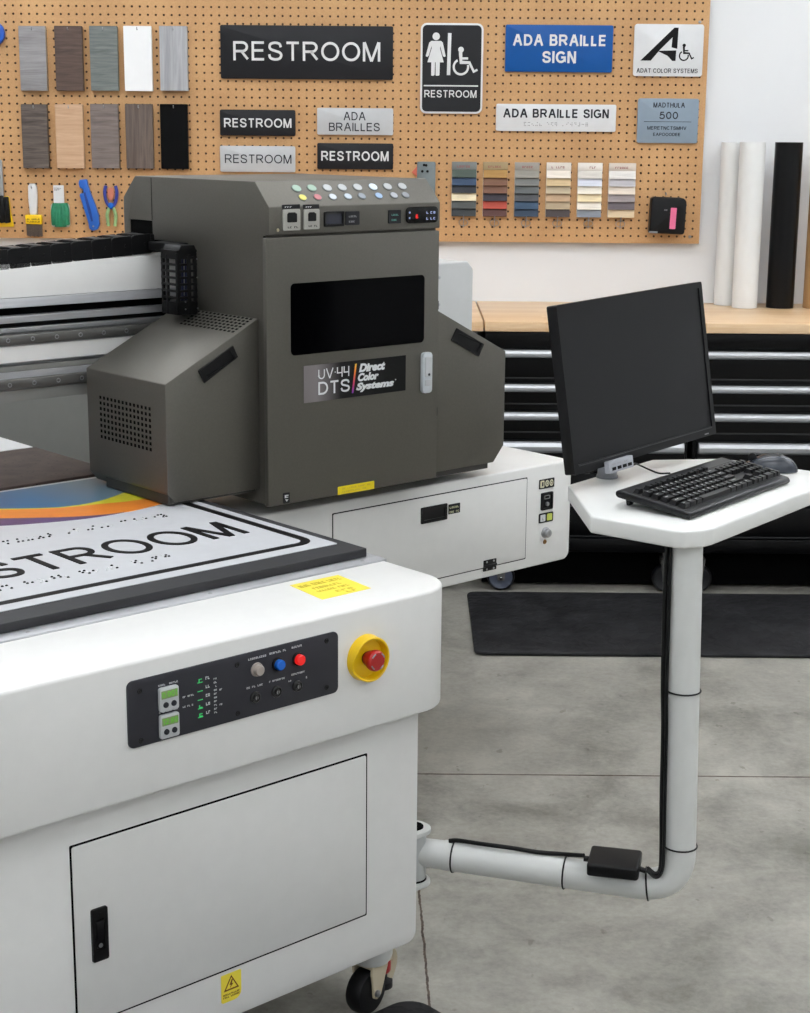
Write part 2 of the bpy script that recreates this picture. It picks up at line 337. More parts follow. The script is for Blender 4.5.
def ribbon(t, pts, w, z):
    n = len(pts); closed = n > 3 and (pts[0][0] - pts[-1][0]) ** 2 + (pts[0][1] - pts[-1][1]) ** 2 < 1e-9
    P_ = [Vector((a, c)) for a, c in pts]; Lf, Rt = [], []
    for i in range(n):
        a = P_[i - 1] if i else (P_[-2] if closed else None); c = P_[i + 1] if i < n - 1 else (P_[1] if closed else None)
        d1 = (P_[i] - a).normalized() if a is not None else (c - P_[i]).normalized()
        d2 = (c - P_[i]).normalized() if c is not None else d1
        n1 = Vector((-d1.y, d1.x)); n2 = Vector((-d2.y, d2.x)); m_ = n1 + n2
        m_ = n1 if m_.length < .2 else m_.normalized()
        k = w / 2 / max(.45, m_.dot(n1))
        Lf.append(P_[i] + m_ * k); Rt.append(P_[i] - m_ * k)
    V = [[t.verts.new((q.x, q.y, zz)) for q in S_] for S_ in (Lf, Rt) for zz in (z, -.0002)]
    for i in range(n - 1):
        t.faces.new((V[0][i], V[2][i], V[2][i + 1], V[0][i + 1])); t.faces.new((V[0][i], V[0][i + 1], V[1][i + 1], V[1][i])); t.faces.new((V[2][i + 1], V[2][i], V[3][i], V[3][i + 1]))
    if not closed:
        for i in (0, n - 1): t.faces.new((V[0][i], V[2][i], V[3][i], V[1][i]))
def text(b, s, x0, x1, y0, y1, mat, depth=.0008, bold=0.0, shear=0.0):
    """lettering fitted into a box of the given plane; capitals are drawn with a plain even stroke"""
    if s.upper() != s or any(c not in GLY for c in s): return text_font(b, s, x0, x1, y0, y1, mat, depth, bold, shear)
    h = y1 - y0; w = h * (.125 + bold * 1.9); gap = .14
    tot = sum(GLY[c][0] for c in s) + gap * (len(s) - 1); k = (x1 - x0) / tot; x = x0; t = B()
    for c in s:
        W, st = GLY[c]; Wx = W * k
        for pts in st:
            if W < .2: q = [(x + Wx * px_, y0 + py_ * h) if c == 'I' else (x + Wx * px_, y0 + py_ * h + (w / 2 if i_ else -w * 0)) for i_, (px_, py_) in enumerate(pts)]
            elif c in 'AVWXMNKYZ147': q = [(x + w / 2 + px_ * (Wx - w), y0 + (py_ * h if abs(py_ - round(py_)) < .001 and c not in 'Z' and not (c == '7' and py_ == 1) else w / 2 + py_ * (h - w))) for px_, py_ in pts]
            else:
                q = []
                for px_, py_ in pts:
                    q.append((x + w / 2 + px_ * (Wx - w), y0 + w / 2 + py_ * (h - w)))
                if len(pts) == 2 and abs(pts[0][0] - pts[1][0]) < 1e-6:      # plain uprights run the full height
                    q = [(q[0][0], y0 + (0 if pts[0][1] == 0 else h if pts[0][1] == 1 else q[0][1] - y0)), (q[1][0], y0 + (0 if pts[1][1] == 0 else h if pts[1][1] == 1 else q[1][1] - y0))]
            ribbon(t, q, w, depth + .00004 * (len(t.verts) % 7))
        x += Wx + gap * k
    bmesh.ops.recalc_face_normals(t, faces=t.faces)
    for f in t.faces:
        if abs(f.normal.z) > .9 and f.normal.z < 0: f.normal_flip()
    merge(b, t, mat)
def marks(b, x0, x1, y0, y1, mat, n=9, rows=1, seed=1, depth=.0005):
    """rows of tiny illegible printed strokes"""
    r = random.Random(seed); h = (y1 - y0) / rows
    for k in range(rows):
        w = (x1 - x0) / n
        for i in range(n):
            if r.random() < .12: continue
            a = x0 + i * w; yb = y0 + k * h
            k2 = r.randint(0, 3)
            hh = h * .62
            box(b, a + w * .08, a + w * .3, yb, yb + hh, -.0001, depth, mat=mat)
            if k2 != 1: box(b, a + w * .08, a + w * .8, yb + hh * .75, yb + hh, -.0001, depth, mat=mat)
            if k2 != 2: box(b, a + w * .08, a + w * .8, yb, yb + hh * .25, -.0001, depth, mat=mat)
            if k2 == 3: box(b, a + w * .6, a + w * .8, yb, yb + hh, -.0001, depth, mat=mat)

# ------------------------------------------------------------------ things and parts
ANG = 0.84536                       # yaw of the printer's long side away from the camera's axis
MROT = pi / 2 - ANG
MM = Matrix.Rotation(MROT, 4, 'Z')
def mw(u, v, w): return MM @ Vector((u, v, w))
def mesh_of(name, b, mat, origin):
    me = bpy.data.meshes.new(name)
    for v in b.verts: v.co -= origin
    b.to_mesh(me); b.free()
    for q in (mat if isinstance(mat, (list, tuple)) else [mat]): me.materials.append(q)
    me.polygons.foreach_set('use_smooth', [True] * len(me.polygons))
    me.set_sharp_from_angle(angle=radians(32)); me.update()
    return me
class Thing:
    def __init__(s, name, label, cat, o=(0, 0, 0), rot=0.0, group=None, machine=False, fr=None):
        s.o = Vector(o)
        s.e = bpy.data.objects.new(name, None); COL.objects.link(s.e)
        s.e.empty_display_size = .05
        if machine: fr = MM
        if fr is not None: s.e.location = fr @ s.o; s.e.rotation_euler = fr.to_euler()
        else: s.e.location = s.o; s.e.rotation_euler = (0, 0, rot)
        s.e['label'] = label; s.e['category'] = cat
        if group: s.e['group'] = group
    def part(s, name, b, mat, parent=None, label=None):
        ob = bpy.data.objects.new(name, mesh_of(name, b, mat, s.o)); COL.objects.link(ob)
        ob.parent = parent or s.e
        if label: ob['label'] = label
        return ob
def single(name, b, mat, label, cat, o=(0, 0, 0), group=None, machine=False, rot=0.0, fr=None):
    if machine: fr = MM
    o = Vector(o)
    ob = bpy.data.objects.new(name, mesh_of(name, b, mat, o)); COL.objects.link(ob)
    if fr is not None: ob.location = fr @ o; ob.rotation_euler = fr.to_euler()
    else: ob.location = o; ob.rotation_euler = (0, 0, rot)
    ob['label'] = label; ob['category'] = cat
    if group: ob['group'] = group
    return ob
def struct(name, b, mat):
    ob = bpy.data.objects.new(name, mesh_of(name, b, mat, Vector((0, 0, 0)))); COL.objects.link(ob)
    ob['kind'] = 'structure'; return ob

# ================================================================== ROOM
YW = 6.27
b = B(); box(b, -5, 5, -3, YW, -.1, 0); struct('floor', b, M['floor'])
b = B(); box(b, -5, 5, -3, YW, 3.6, 3.7); struct('ceiling', b, M['ceil'])
b = B(); box(b, -5, 5, YW, YW + .1, 0, 3.6); struct('wall_back', b, M['wall'])
b = B(); box(b, -5, 5, -3.1, -3, 0, 3.6); struct('wall_front', b, M['wall'])
b = B(); box(b, -5.1, -5, -3, YW, 0, 3.6); struct('wall_left', b, M['wall'])
b = B(); box(b, 5, 5.1, -3, YW, 0, 3.6); struct('wall_right', b, M['wall'])
b = B(); box(b, -5, 5, YW - .012, YW, 0, .1, .002); struct('shade_strip_back', b, M['base'])  # black strip added so the wall foot reads as shade under the chests

# ------------------------------------------------------------------ ceiling lights
M['tube'] = emit('light_diffuser', (246, 250, 255), LIGHT)
LG = 'long hanging lights of the workshop'
k = 0
for y, wy in ((5.55, 'nearest the pegboard'), (4.3, 'added over the tool chests for highlights'), (3.0, 'over the printer'), (.8, 'over the camera'), (-1.5, 'added behind the camera as front fill')):  # chest row added for print head highlights, rearmost row added as front fill
    for x, wx in ((-1.9, 'left'), (.5, 'middle'), (2.9, 'right')):
        if y > 5 and wx == 'middle': continue
        t = Thing('ceiling_light', 'long white batten light on cords, %s one of the row %s' % (wx, wy), 'ceiling light', (x, y, 3.2), 0, LG)
        b = B(); box(b, x - .75, x + .75, y - .05, y + .05, 3.235, 3.265, .006); t.part('housing', b, M['ceil'])
        b = B(); box(b, x - .74, x + .74, y - .10, y + .10, 3.205, 3.234, .010); t.part('diffuser', b, M['tube'])
        for dx in (-.6, .6):
            b = B(); cyl(b, (x + dx, y, 3.26), (x + dx, y, 3.6), .003, seg=8); t.part('cord', b, M['black'])
        b = B(); box(b, x - .70, x + .70, y - .09, y + .09, 3.266, 3.280, .004); t.part('added_uplight', b, M['tube'])  # upward glow added to brighten the ceiling

# ------------------------------------------------------------------ pegboard
def pegboard():
    x1, z0 = 1.1, 1.1965; px, pz = .029, .0291; nc, nr = 116, 42
    yf, yb = 6.236, 6.242; e = .012; r = .0043
    xl = x1 - e - nc * px; zt = z0 + e + nr * pz
    V = []; F = []; MI = []
    def q(*idx, m=0): F.append(idx); MI.append(m)
    c8 = [(r * cos(k * pi / 4), r * sin(k * pi / 4)) for k in range(8)]
    for i in range(nc):
        for j in range(nr):
            cx = xl + (i + .5) * px; cz = z0 + e + (j + .5) * pz; s = len(V)
            for dx, dz in ((1, 1), (-1, 1), (-1, -1), (1, -1)): V.append((cx + dx * px / 2, yf, cz + dz * pz / 2))
            for dx, dz in c8: V.append((cx + dx, yf, cz + dz))
            for dx, dz in c8: V.append((cx + dx, yb, cz + dz))
            f = lambda k: s + 4 + k % 8
            g = lambda k: s + 12 + k % 8
            for k in range(4):
                q(s + k, s + (k + 1) % 4, f(2 * k + 3), f(2 * k + 2), f(2 * k + 1))
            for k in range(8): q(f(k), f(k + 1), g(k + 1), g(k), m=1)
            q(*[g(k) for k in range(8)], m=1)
    s = len(V); X0, X1, Z0, Z1 = xl - e, x1, z0, zt + e; a0, a1, b0, b1 = xl, x1 - e, z0 + e, zt
    V += [(X0, yf, Z0), (X1, yf, Z0), (X1, yf, Z1), (X0, yf, Z1), (a0, yf, b0), (a1, yf, b0), (a1, yf, b1), (a0, yf, b1),
          (X0, yb, Z0), (X1, yb, Z0), (X1, yb, Z1), (X0, yb, Z1)]
    for k in range(4):
        j = (k + 1) % 4
        q(s + k, s + j, s + 4 + j, s + 4 + k); q(s + k, s + 8 + k, s + 8 + j, s + j)
    me = bpy.data.meshes.new('board'); me.from_pydata(V, [], F); me.update()
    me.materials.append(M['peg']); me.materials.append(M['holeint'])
    me.polygons.foreach_set('material_index', MI)
    t = Thing('pegboard', 'large tan perforated pegboard hung on the white back wall', 'pegboard', (0, 0, 0))
    o = bpy.data.objects.new('perforated_panel', me); COL.objects.link(o); o.parent = t.e
    b = B()
    for z in (1.23, 1.8, 2.38): box(b, X0 + .02, X1 - .02, 6.243, YW - .001, z - .018, z + .018)
    for x in (X0 + .03, -1.2, 0, X1 - .04): box(b, x - .015, x + .015, 6.243, YW - .001, Z0 + .04, Z1 - .02)
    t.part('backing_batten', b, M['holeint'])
    for x, z in ((1.065, 1.222), (-.5, 1.222), (1.065, 2.0)):
        b = B(); cyl(b, (x, 6.236, z), (x, 6.233, z), .006, .004, 12); t.part('screw', b, M['satin'])
pegboard()
YB = 6.236
def peg_hook(x, z, what, out=.02):
    b = B(); tube(b, spline([(x, YB + .004, z + .006), (x, YB - .006, z + .006), (x, YB - out, z - .002), (x, YB - out - .002, z + .008)], 4), .0016, 8)
    single('peg_hook', b, M['satin'], 'small metal peg hook holding the ' + what, 'hook', (x, YB, z), 'metal peg hooks on the pegboard')

# ------------------------------------------------------------------ material sample plates
S = []
M['s1'] = grain('brushed_steel_sample', (150, 146, 146), (186, 183, 183), 'x', .3, 3, metal=.9, fine=.8)
M['s2'] = grain('dark_walnut', (66, 50, 44), (96, 76, 66), 'x', .5)
M['s3'] = grain('green_grey_wood', (92, 98, 96), (122, 128, 124), 'x', .5)
M['s4'] = paint('white_sample', (236, 237, 237), .4, var=.01)
M['s5'] = grain('silver_vertical', (148, 149, 152), (176, 177, 180), 'z', .4, 4)
M['s6'] = grain('zebra_wood', (62, 54, 50), (112, 100, 92), 'x', .5, 5)
M['s7'] = grain('pale_oak', (186, 150, 118), (208, 174, 142), 'x', .5, 4)
M['s8'] = grain('taupe_wood', (100, 90, 86), (134, 122, 116), 'x', .5, 5)
M['s9'] = grain('dark_vertical_wood', (78, 66, 60), (110, 96, 88), 'z', .5, 5)
M['s10'] = paint('gloss_black_sample', (4, 4, 5), .2, spec=.15, var=0)
names = ['brushed steel', 'dark brown walnut', 'green grey wood grain', 'plain white', 'silver grey vertical grain',
         'dark zebra striped wood', 'pale oak', 'taupe grey wood grain', 'dark brown vertical grain', 'glossy black']
rows = [[(-1.429, 1.735, -1.330, 1.965), (-1.298, 1.736, -1.197, 1.966), (-1.170, 1.737, -1.068, 1.967), (-1.045, 1.737, -.943, 1.968), (-.914, 1.739, -.812, 1.969)],
        [(-1.432, 1.455, -1.336, 1.687), (-1.306, 1.456, -1.204, 1.688), (-1.176, 1.457, -1.073, 1.690), (-1.047, 1.457, -.946, 1.691), (-.918, 1.457, -.816, 1.692)]]
k = 0
for r_, row in enumerate(rows):
    for x0, z0, x1, z1 in row:
        cx = (x0 + x1) / 2
        b = B(); t = B(); 
        prism(b, rr(x0, x1, z0, z1, .002, 2), 'y', 6.2125, 6.2350, .0012, 1)
        lab = names[k] + ' material sample plate hanging in the %s row on the pegboard' % ('upper', 'lower')[r_]
        single('sample_plate', b, M['s%d' % (k + 1)], lab, 'sample plate', (cx, 6.235, z0), 'material sample plates on the pegboard')
        peg_hook(cx, z1 - .012, names[k] + ' sample plate', .03)
        k += 1

# ------------------------------------------------------------------ wall signs
SG = 'sample signs on the pegboard'
def sign(x0, z0, x1, z1, mat, label, r=.006, th=.008):
    t = Thing('wall_sign', label, 'sign', ((x0 + x1) / 2, YB, z0), 0, SG)
    b = B(); prism(b, rr(x0, x1, z0, z1, r, 4), 'y', YB - th - .004, YB - .001, .0015, 2)
    t.part('plate', b, mat); t.f = YB - th - .004; return t
def lettering(t, lines, mat, bold=0.02, name='lettering'):
    b = B()
    for s, x0, x1, z0, z1 in lines: text(b, s, x0, x1, z0, z1, FR(0, t.f, 0), bold=bold)
    return t.part(name, b, mat)
t = sign(-.692, 1.785, -.058, 1.975, M['signblack'], 'largest black RESTROOM sign, wide, at the top of the pegboard')
lettering(t, [('RESTROOM', -.645, -.105, 1.850, 1.918)], M['ink'], .004)
t = sign(-.698, 1.580, -.419, 1.674, M['signblack'], 'small black RESTROOM sign directly under the largest black sign')
lettering(t, [('RESTROOM', -.683, -.433, 1.610, 1.643)], M['ink'])
t = sign(-.338, 1.586, -.056, 1.683, M['signgrey'], 'silver sign reading ADA BRAILLES')
lettering(t, [('ADA', -.240, -.158, 1.639, 1.669), ('BRAILLES', -.294, -.105, 1.600, 1.630)], M['inkdark'], .005)
t = sign(-.700, 1.448, -.420, 1.543, M['signgrey'], 'silver RESTROOM sign half hidden by the top of the dark print head')
lettering(t, [('RESTROOM', -.682, -.434, 1.480, 1.512)], M['inkdark'], .0)
t = sign(-.338, 1.461, -.055, 1.556, M['signblack'], 'small black RESTROOM sign below the silver ADA BRAILLES sign')
lettering(t, [('RESTROOM', -.323, -.072, 1.492, 1.527)], M['ink'])
t = sign(.354, 1.818, .748, 1.985, M['signblue'], 'bright blue sign reading ADA BRAILLE SIGN')
lettering(t, [('ADA BRAILLE', .381, .724, 1.911, 1.951), ('SIGN', .490, .614, 1.850, 1.892)], M['ink'], .035)
t = sign(.325, 1.605, .769, 1.703, M['signwhite'], 'white ADA BRAILLE SIGN plate with a braille line under the text')
lettering(t, [('ADA BRAILLE SIGN', .351, .742, 1.654, 1.686)], M['inkdark'], .035)
b = B(); rnd = random.Random(3)
for k in range(17):
    if k in (5, 9): continue
    for i in range(2):
        for j in range(3):
            if rnd.random() < .62:
                lathe(b, [(.0018, 0), (.0012, .0009), (0, .0012)], (.43 + k * .0143 + i * .0052, t.f, 1.626 + j * .0052), (0, -1, 0), 8)
t.part('braille', b, M['inkdim'])
# accessible restroom sign
t = sign(.043, 1.666, .273, 1.988, M['signwhite'], 'tall black and white restroom sign with woman and wheelchair symbols', .022)
b = B(); prism(b, rr(.050, .266, 1.673, 1.981, .016, 4), 'y', t.f - .0008, t.f + .001); t.part('black_field', b, M['signblack'])
t.f -= .0008
def px3(x, y): return (.043 + (x - 98) / (642 - 98) * .230, 1.988 - (y - 108) / (912 - 108) * .322)
def poly(b, pts, f, ax='y', d=.0008): prism(b, pts, ax, f - d, f + .0002)
b = B(); f = t.f
c = px3(232, 226); prism(b, ell(c[0], c[1], .0135), 'y', f - .0008, f + .0002)
poly(b, [px3(*q) for q in ((190, 266), (276, 266), (290, 280), (316, 400), (306, 408), (292, 400), (268, 312), (266, 330), (300, 455), (266, 455), (264, 568), (254, 574), (234, 574), (230, 568), (230, 455), (224, 455), (222, 568), (212, 574), (196, 574), (192, 568), (192, 455), (158, 455), (194, 330), (192, 312), (170, 395), (156, 408), (142, 400), (172, 282))], f)
poly(b, [px3(*q) for q in ((334, 196), (364, 196), (358, 568), (328, 568))], f)
def chair_symbol(b, c, s, f, d=.0008):
    """wheelchair pictogram about the wheel centre c, wheel radius s"""
    P = lambda x, y: (c[0] + x * s, c[1] + y * s)
    prism(b, ell(*P(-.02, 2.0), .34 * s, n=16), 'y', f - d, f + .0002)
    n = 22; a0, a1 = radians(118), radians(375)
    A = [(cos(a0 + (a1 - a0) * k / n), sin(a0 + (a1 - a0) * k / n)) for k in range(n + 1)]
    prism(b, [P(x, y) for x, y in A] + [P(x * .74, y * .74) for x, y in A[::-1]], 'y', f - d, f + .0002)
    prism(b, [P(*q) for q in ((-.28, 1.7), (.14, 1.7), (.16, 1.12), (.85, 1.12), (.85, .86), (.16, .86), (.16, .72), (1.1, .66), (1.62, -.36), (1.95, -.2), (2.05, -.42), (1.5, -.72), (.95, .34), (-.14, .34))], 'y', f - d, f + .0002)
c = px3(450, 494); chair_symbol(b, c, .0305, f)
t.part('pictograms', b, M['ink'])
b = B(); poly(b, [px3(*q) for q in ((128, 657), (602, 657), (602, 669), (128, 669))], f)
a, c = px3(134, 768), px3(590, 702); text(b, 'RESTROOM', a[0], c[0], a[1], c[1], FR(0, f, 0), bold=.015)
t.part('lettering', b, M['ink'])
# logo sign
t = sign(.826, 1.806, 1.080, 1.991, M['signwhite'], 'white sign with a large black letter A and wheelchair logo', .010); f = t.f
def px4(x, y): return (.826 + (x - 70) / (522 - 70) * .254, 1.991 - (y - 97) / (447 - 97) * .185)
b = B()
poly(b, [px4(*q) for q in ((114, 342), (328, 120), (355, 120), (352, 262), (314, 252), (318, 185), (240, 268), (182, 342))], f)
poly(b, [px4(*q) for q in ((222, 276), (346, 272), (344, 343), (322, 343), (292, 310))], f)
c = px4(397, 308); chair_symbol(b, c, .0185, f); t.part('logo', b, M['inkblack'])
a, c = px4(92, 424), px4(492, 394)
b = B(); text(b, 'ADAT COLOR SYSTEMS', a[0], c[0], a[1], c[1], FR(0, f, 0), bold=.01); t.part('lettering', b, M['inkdark'])
# slate sign
t = sign(.849, 1.566, 1.074, 1.727, M['signslate'], 'slate blue grey metal sign showing the number 500', .008); f = t.f
def px5(x, y): return (.849 + (x - 90) / (488 - 90) * .225, 1.727 - (y - 600) / (905 - 600) * .161)
b = B()
for s, x0, y0, x1, y1 in (('MADTHULA', 190, 662, 396, 628), ('500', 232, 740, 354, 690), ('MERETNCTSMHV', 156, 813, 412, 790), ('EAPOOODEE', 196, 856, 374, 834)):
    a, c = px5(x0, y0), px5(x1, y1); text(b, s, a[0], c[0], a[1], c[1], FR(0, f, 0), bold=.015)
a, c = px5(132, 760), px5(442, 757); poly(b, [(a[0], a[1]), (c[0], a[1]), (c[0], c[1]), (a[0], c[1])], f)
t.part('lettering', b, M['inkdark'])

# ------------------------------------------------------------------ colour swatch fans
sw = [(.164, .257, 'dark green navy and cream', (118, 122, 120), [(62, 76, 66), (42, 66, 96), (24, 28, 38), (226, 212, 178), (74, 78, 76), (40, 44, 46)]),
      (.281, .373, 'mustard brown and red', (160, 140, 104), [(164, 124, 62), (122, 84, 60), (112, 74, 54), (38, 28, 40), (176, 66, 46), (82, 44, 38)]),
      (.399, .491, 'mid grey and blue', (152, 146, 138), [(142, 138, 128), (116, 118, 114), (90, 94, 94), (64, 66, 70), (44, 72, 98), (34, 54, 76)]),
      (.517, .609, 'cream and tan', (214, 206, 196), [(228, 218, 204), (206, 180, 138), (178, 162, 136), (178, 148, 116), (176, 156, 126), (64, 54, 54)]),
      (.634, .726, 'pale white and cream', (220, 214, 206), [(206, 200, 192), (214, 218, 228), (232, 224, 208), (222, 204, 164), (230, 222, 208), (128, 134, 142)]),
      (.750, .851, 'white and mauve grey', (206, 194, 182), [(224, 220, 214), (186, 182, 186), (226, 212, 196), (148, 138, 138), (98, 88, 92), (216, 192, 156)])]
for x0, x1, nm, hc, cols in sw:
    cx = (x0 + x1) / 2; z1 = 1.492; h = .0285
    t = Thing('color_swatch_fan', 'hanging stack of %s colour swatches on the pegboard' % nm, 'swatch card', (cx, YB, 1.29), 0, 'colour swatch fans on the pegboard')
    b = B(); box(b, x0, x1, YB - .007, YB - .003, 1.292, z1, .001); t.part('backing_card', b, paint('swatch_card', (204, 196, 184), .6))
    b = B(); box(b, x0, x1, YB - .012, YB - .006, z1 - .029, z1, .001); t.part('header_tab', b, paint('header_' + nm.split()[0], hc, .6))
    b = B(); marks(b, cx - .028, cx + .022, z1 - .021, z1 - .009, FR(0, YB - .012, 0), 6, 1, int(x0 * 900)); t.part('header_print', b, paint('header_print', (150, 84, 84), .6))
    for k, c in enumerate(cols):
        za = z1 - .029 - k * h
        b = B(); prism(b, [(YB - .010, za + .003), (YB - .020, za - h + .0005), (YB - .018, za - h), (YB - .008, za)], 'x', x0 + .001, x1 - .001, .0004, 1)
        t.part('swatch', b, grain('swatch_%d_%d_%d' % c, tuple(int(q * .94) for q in c), tuple(min(255, int(q * 1.05)) for q in c), 'x', .6, 5))
    b = B(); zt = 1.29
    tube(b, [(cx, YB - .002, zt - .012), (cx, YB - .022, zt - .014), (cx, YB - .024, zt + .004)], .0016, 8)
    tube(b, ([(cx + .017 * cos(a), YB - .004, zt - .022 + .012 * sin(a)) for a in (2 * pi * k / 16 for k in range(17))]), .0013, 6)
    tube(b, [(cx, YB - .003, zt), (cx, YB - .003, zt - .04)], .0015, 6)
    single('peg_hook', b, M['satin'], 'looped wire peg hook under the %s swatches' % nm, 'hook', (cx, YB, zt - .02), 'looped wire peg hooks under the swatches')

# ------------------------------------------------------------------ black tape measure
t = Thing('tape_measure', 'black square tape measure with a pink tag on the pegboard', 'tape measure', (.972, YB, 1.232))
R = Matrix.Translation((.972, 0, 1.302)) @ Matrix.Rotation(radians(2), 4, 'Y')
b = B(); prism(b, rr(-.066, .066, -.067, .067, (.006, .010, .020, .012), 4), 'y', YB - .050, YB - .0005, .006, 3, mat=R); t.part('case', b, M['black'])
b = B(); prism(b, rr(.008, .030, -.048, .030, .002, 2), 'y', YB - .0515, YB - .049, 0, mat=R); t.part('pink_tag', b, paint('pink_tag', (226, 110, 150), .5))
b = B(); prism(b, rr(-.066, -.035, -.066, -.059, .001, 2), 'y', YB - .0515, YB - .049, 0, mat=R); t.part('tape_end', b, M['satin'])
b = B(); marks(b, -.016, -.004, .018, .026, R @ FR(0, YB - .05, 0), 2, 1, 4); t.part('printed_mark', b, M['inkdim'])
peg_hook(.965, 1.378, 'black tape measure', .022)

# ------------------------------------------------------------------ grey wall box half hidden behind the print head
t = Thing('switch_plate', 'slim grey plate with dark studs peeking out behind the print head', 'plate', (.068, YB, 1.36))
b = B(); prism(b, rr(.034, .103, 1.34, 1.491, .005, 3), 'y', YB - .02, YB - .002, .002); t.part('plate', b, paint('grey_blue_plate', (112, 122, 124), .45))
for x, z in ((.060, 1.479), (.068, 1.478), (.054, 1.456), (.073, 1.456)):
    b = B(); cyl(b, (x, YB - .019, z), (x, YB - .024, z), .0055, .0045, 14); t.part('stud', b, M['black'])
b = B(); prism(b, [(.014, 1.452), (.034, 1.474), (.036, 1.455), (.034, 1.436)], 'y', YB - .012, YB - .002, .001)
single('red_tag', b, paint('coral_tag', (206, 106, 84), .5), 'small coral red tag beside the slim grey plate', 'tag', (.028, YB, 1.44))

# ------------------------------------------------------------------ hand tools on the lower left of the board
BX = lambda x: -1.526 + x / 6.2308 * .003748      # outline units to metres on the board
BZ = lambda y: 1.5224 - y / 6.2308 * .003689
t = Thing('paint_brush', 'white handled paint brush with a yellow ferrule and dark bristles', 'brush', (-1.402, YB, 1.21))
b = B(); prism(b, [(BX(a), BZ(c)) for a, c in ((182, 402), (176, 290), (178, 225), (188, 208), (220, 208), (230, 225), (232, 290), (226, 402))], 'y', YB - .020, YB - .0005, .004, 3); t.part('handle', b, M['signwhite'])
b = B(); prism(b, [(BX(a), BZ(c)) for a, c in ((155, 402), (256, 402), (256, 462), (155, 460))], 'y', YB - .024, YB - .003, .003, 2); t.part('ferrule', b, M['yellow'])
b = B(); marks(b, BX(165), BX(245), BZ(450), BZ(420), FR(0, YB - .024, 0), 8, 2, 9); t.part('ferrule_print', b, M['inkdark'])
b = B()
for k in range(34):
    x = BX(159) + k * (BX(254) - BX(159)) / 34
    box(b, x, x + .0014, YB - .021 + (k % 3) * .001, YB - .005, BZ(532 + (k * 37) % 9), BZ(458), .0003, 1)
box(b, BX(160), BX(253), YB - .018, YB - .007, BZ(526), BZ(458)); t.part('bristles', b, paint('bristle', (96, 84, 76), .8, var=.2, vs=300))
peg_hook(BX(203), BZ(235), 'paint brush', .028)
t = Thing('glove_pack', 'carded pair of green work gloves', 'gloves', (-1.28, YB, 1.235))
b = B(); prism(b, rr(BX(333), BX(398), BZ(350), BZ(218), .002, 2), 'y', YB - .012, YB - .010, 0); t.part('header_card', b, M['signwhite'])
b = B(); marks(b, BX(338), BX(382), BZ(250), BZ(230), FR(0, YB - .012, 0), 5, 2, 19); t.part('card_print', b, M['inkdark'])
b = B()
for k in range(5):
    x = BX(330) + k * (BX(412) - BX(330)) / 4
    tube(b, spline([(x * .75 + BX(371) * .25, YB - .010, BZ(330)), (x, YB - .014, BZ(380)), (x * 1.0, YB - .016, BZ(430)), (x, YB - .012, BZ(470 + (5 if k in (1, 2, 3) else -8)))], 5), .010, 10, rx=.0085)
t.part('gloves', b, paint('green_glove', (30, 124, 88), .55, var=.2, vs=60))
b = B(); prism(b, rr(BX(310), BX(428), BZ(480), BZ(330), .012, 4), 'y', YB - .005, YB - .003, 0); t.part('clear_backing', b, paint('grey_clear_sleeve', (190, 196, 188), .2))
t = Thing('utility_knife', 'bright blue folding utility tool hanging at a slant', 'tool', (-1.19, YB, 1.23))
b = B(); prism(b, [(BX(a), BZ(c)) for a, c in ((500, 182), (545, 178), (552, 215), (560, 250), (590, 330), (612, 400), (614, 465), (600, 492), (572, 500), (552, 488), (544, 440), (524, 370), (504, 300), (497, 275), (510, 262), (524, 268), (520, 240), (500, 232), (494, 205))], 'y', YB - .024, YB - .0005, .004, 2); t.part('body', b, paint('blue_tool_plastic', (36, 98, 190), .4))
b = B(); prism(b, [(BX(a), BZ(c)) for a, c in ((524, 262), (536, 258), (566, 370), (578, 440), (566, 440), (546, 366))], 'y', YB - .0265, YB - .022, .001); t.part('slider', b, paint('blue_slider', (20, 62, 140), .5))
b = B(); cyl(b, (BX(578), YB - .026, BZ(470)), (BX(578), YB - .022, BZ(470)), .0035, seg=14); t.part('rivet', b, M['satin'])
t = Thing('pliers', 'small pliers with multicoloured green and blue grips', 'pliers', (-1.112, YB, 1.238))
b = B()
for s in (-1, 1):
    tube(b, spline([(BX(690 + s * 10), YB - .012, BZ(350)), (BX(690 + s * 26), YB - .012, BZ(400)), (BX(690 + s * 20), YB - .012, BZ(470))], 5), .0065, 10)
t.part('grips', b, paint('green_grip', (142, 176, 120), .4, var=.2))
b = B()
for s in (-1, 1):
    tube(b, spline([(BX(690), YB - .013, BZ(362)), (BX(690 + s * 28), YB - .013, BZ(320)), (BX(690 + s * 38), YB - .013, BZ(262)), (BX(690 + s * 30), YB - .012, BZ(218))], 5), .0062, 10)
t.part('jaws', b, paint('dark_blue_jaw', (50, 60, 140), .35, var=.3, vs=40))
b = B(); cyl(b, (BX(690), YB - .022, BZ(340)), (BX(690), YB - .006, BZ(340)), .011, seg=20, bev=.002); t.part('pivot', b, M['blueb'])
b = B(); prism(b, ell(BX(688), BZ(268), .013, .024, 20), 'y', YB - .009, YB - .0005, .001); t.part('spring_insert', b, paint('salmon_insert', (196, 120, 96), .5))
t = Thing('scraper_pack', 'black and yellow carded scraper at the left edge of the pegboard', 'tool', (-1.53, YB, 1.235))
b = B(); prism(b, [(BX(-60), BZ(296)), (BX(44), BZ(288)), (BX(54), BZ(296)), (BX(60), BZ(380)), (BX(76), BZ(478)), (BX(-60), BZ(482))], 'y', YB - .006, YB - .002, 0); t.part('card', b, M['yellow'])
b = B(); prism(b, [(BX(-60), BZ(60)), (BX(8), BZ(56)), (BX(22), BZ(70)), (BX(24), BZ(296)), (BX(-60), BZ(296))], 'y', YB - .016, YB - .008, .002); t.part('blade_cover', b, paint('grey_cover', (150, 152, 152), .4))
b = B()
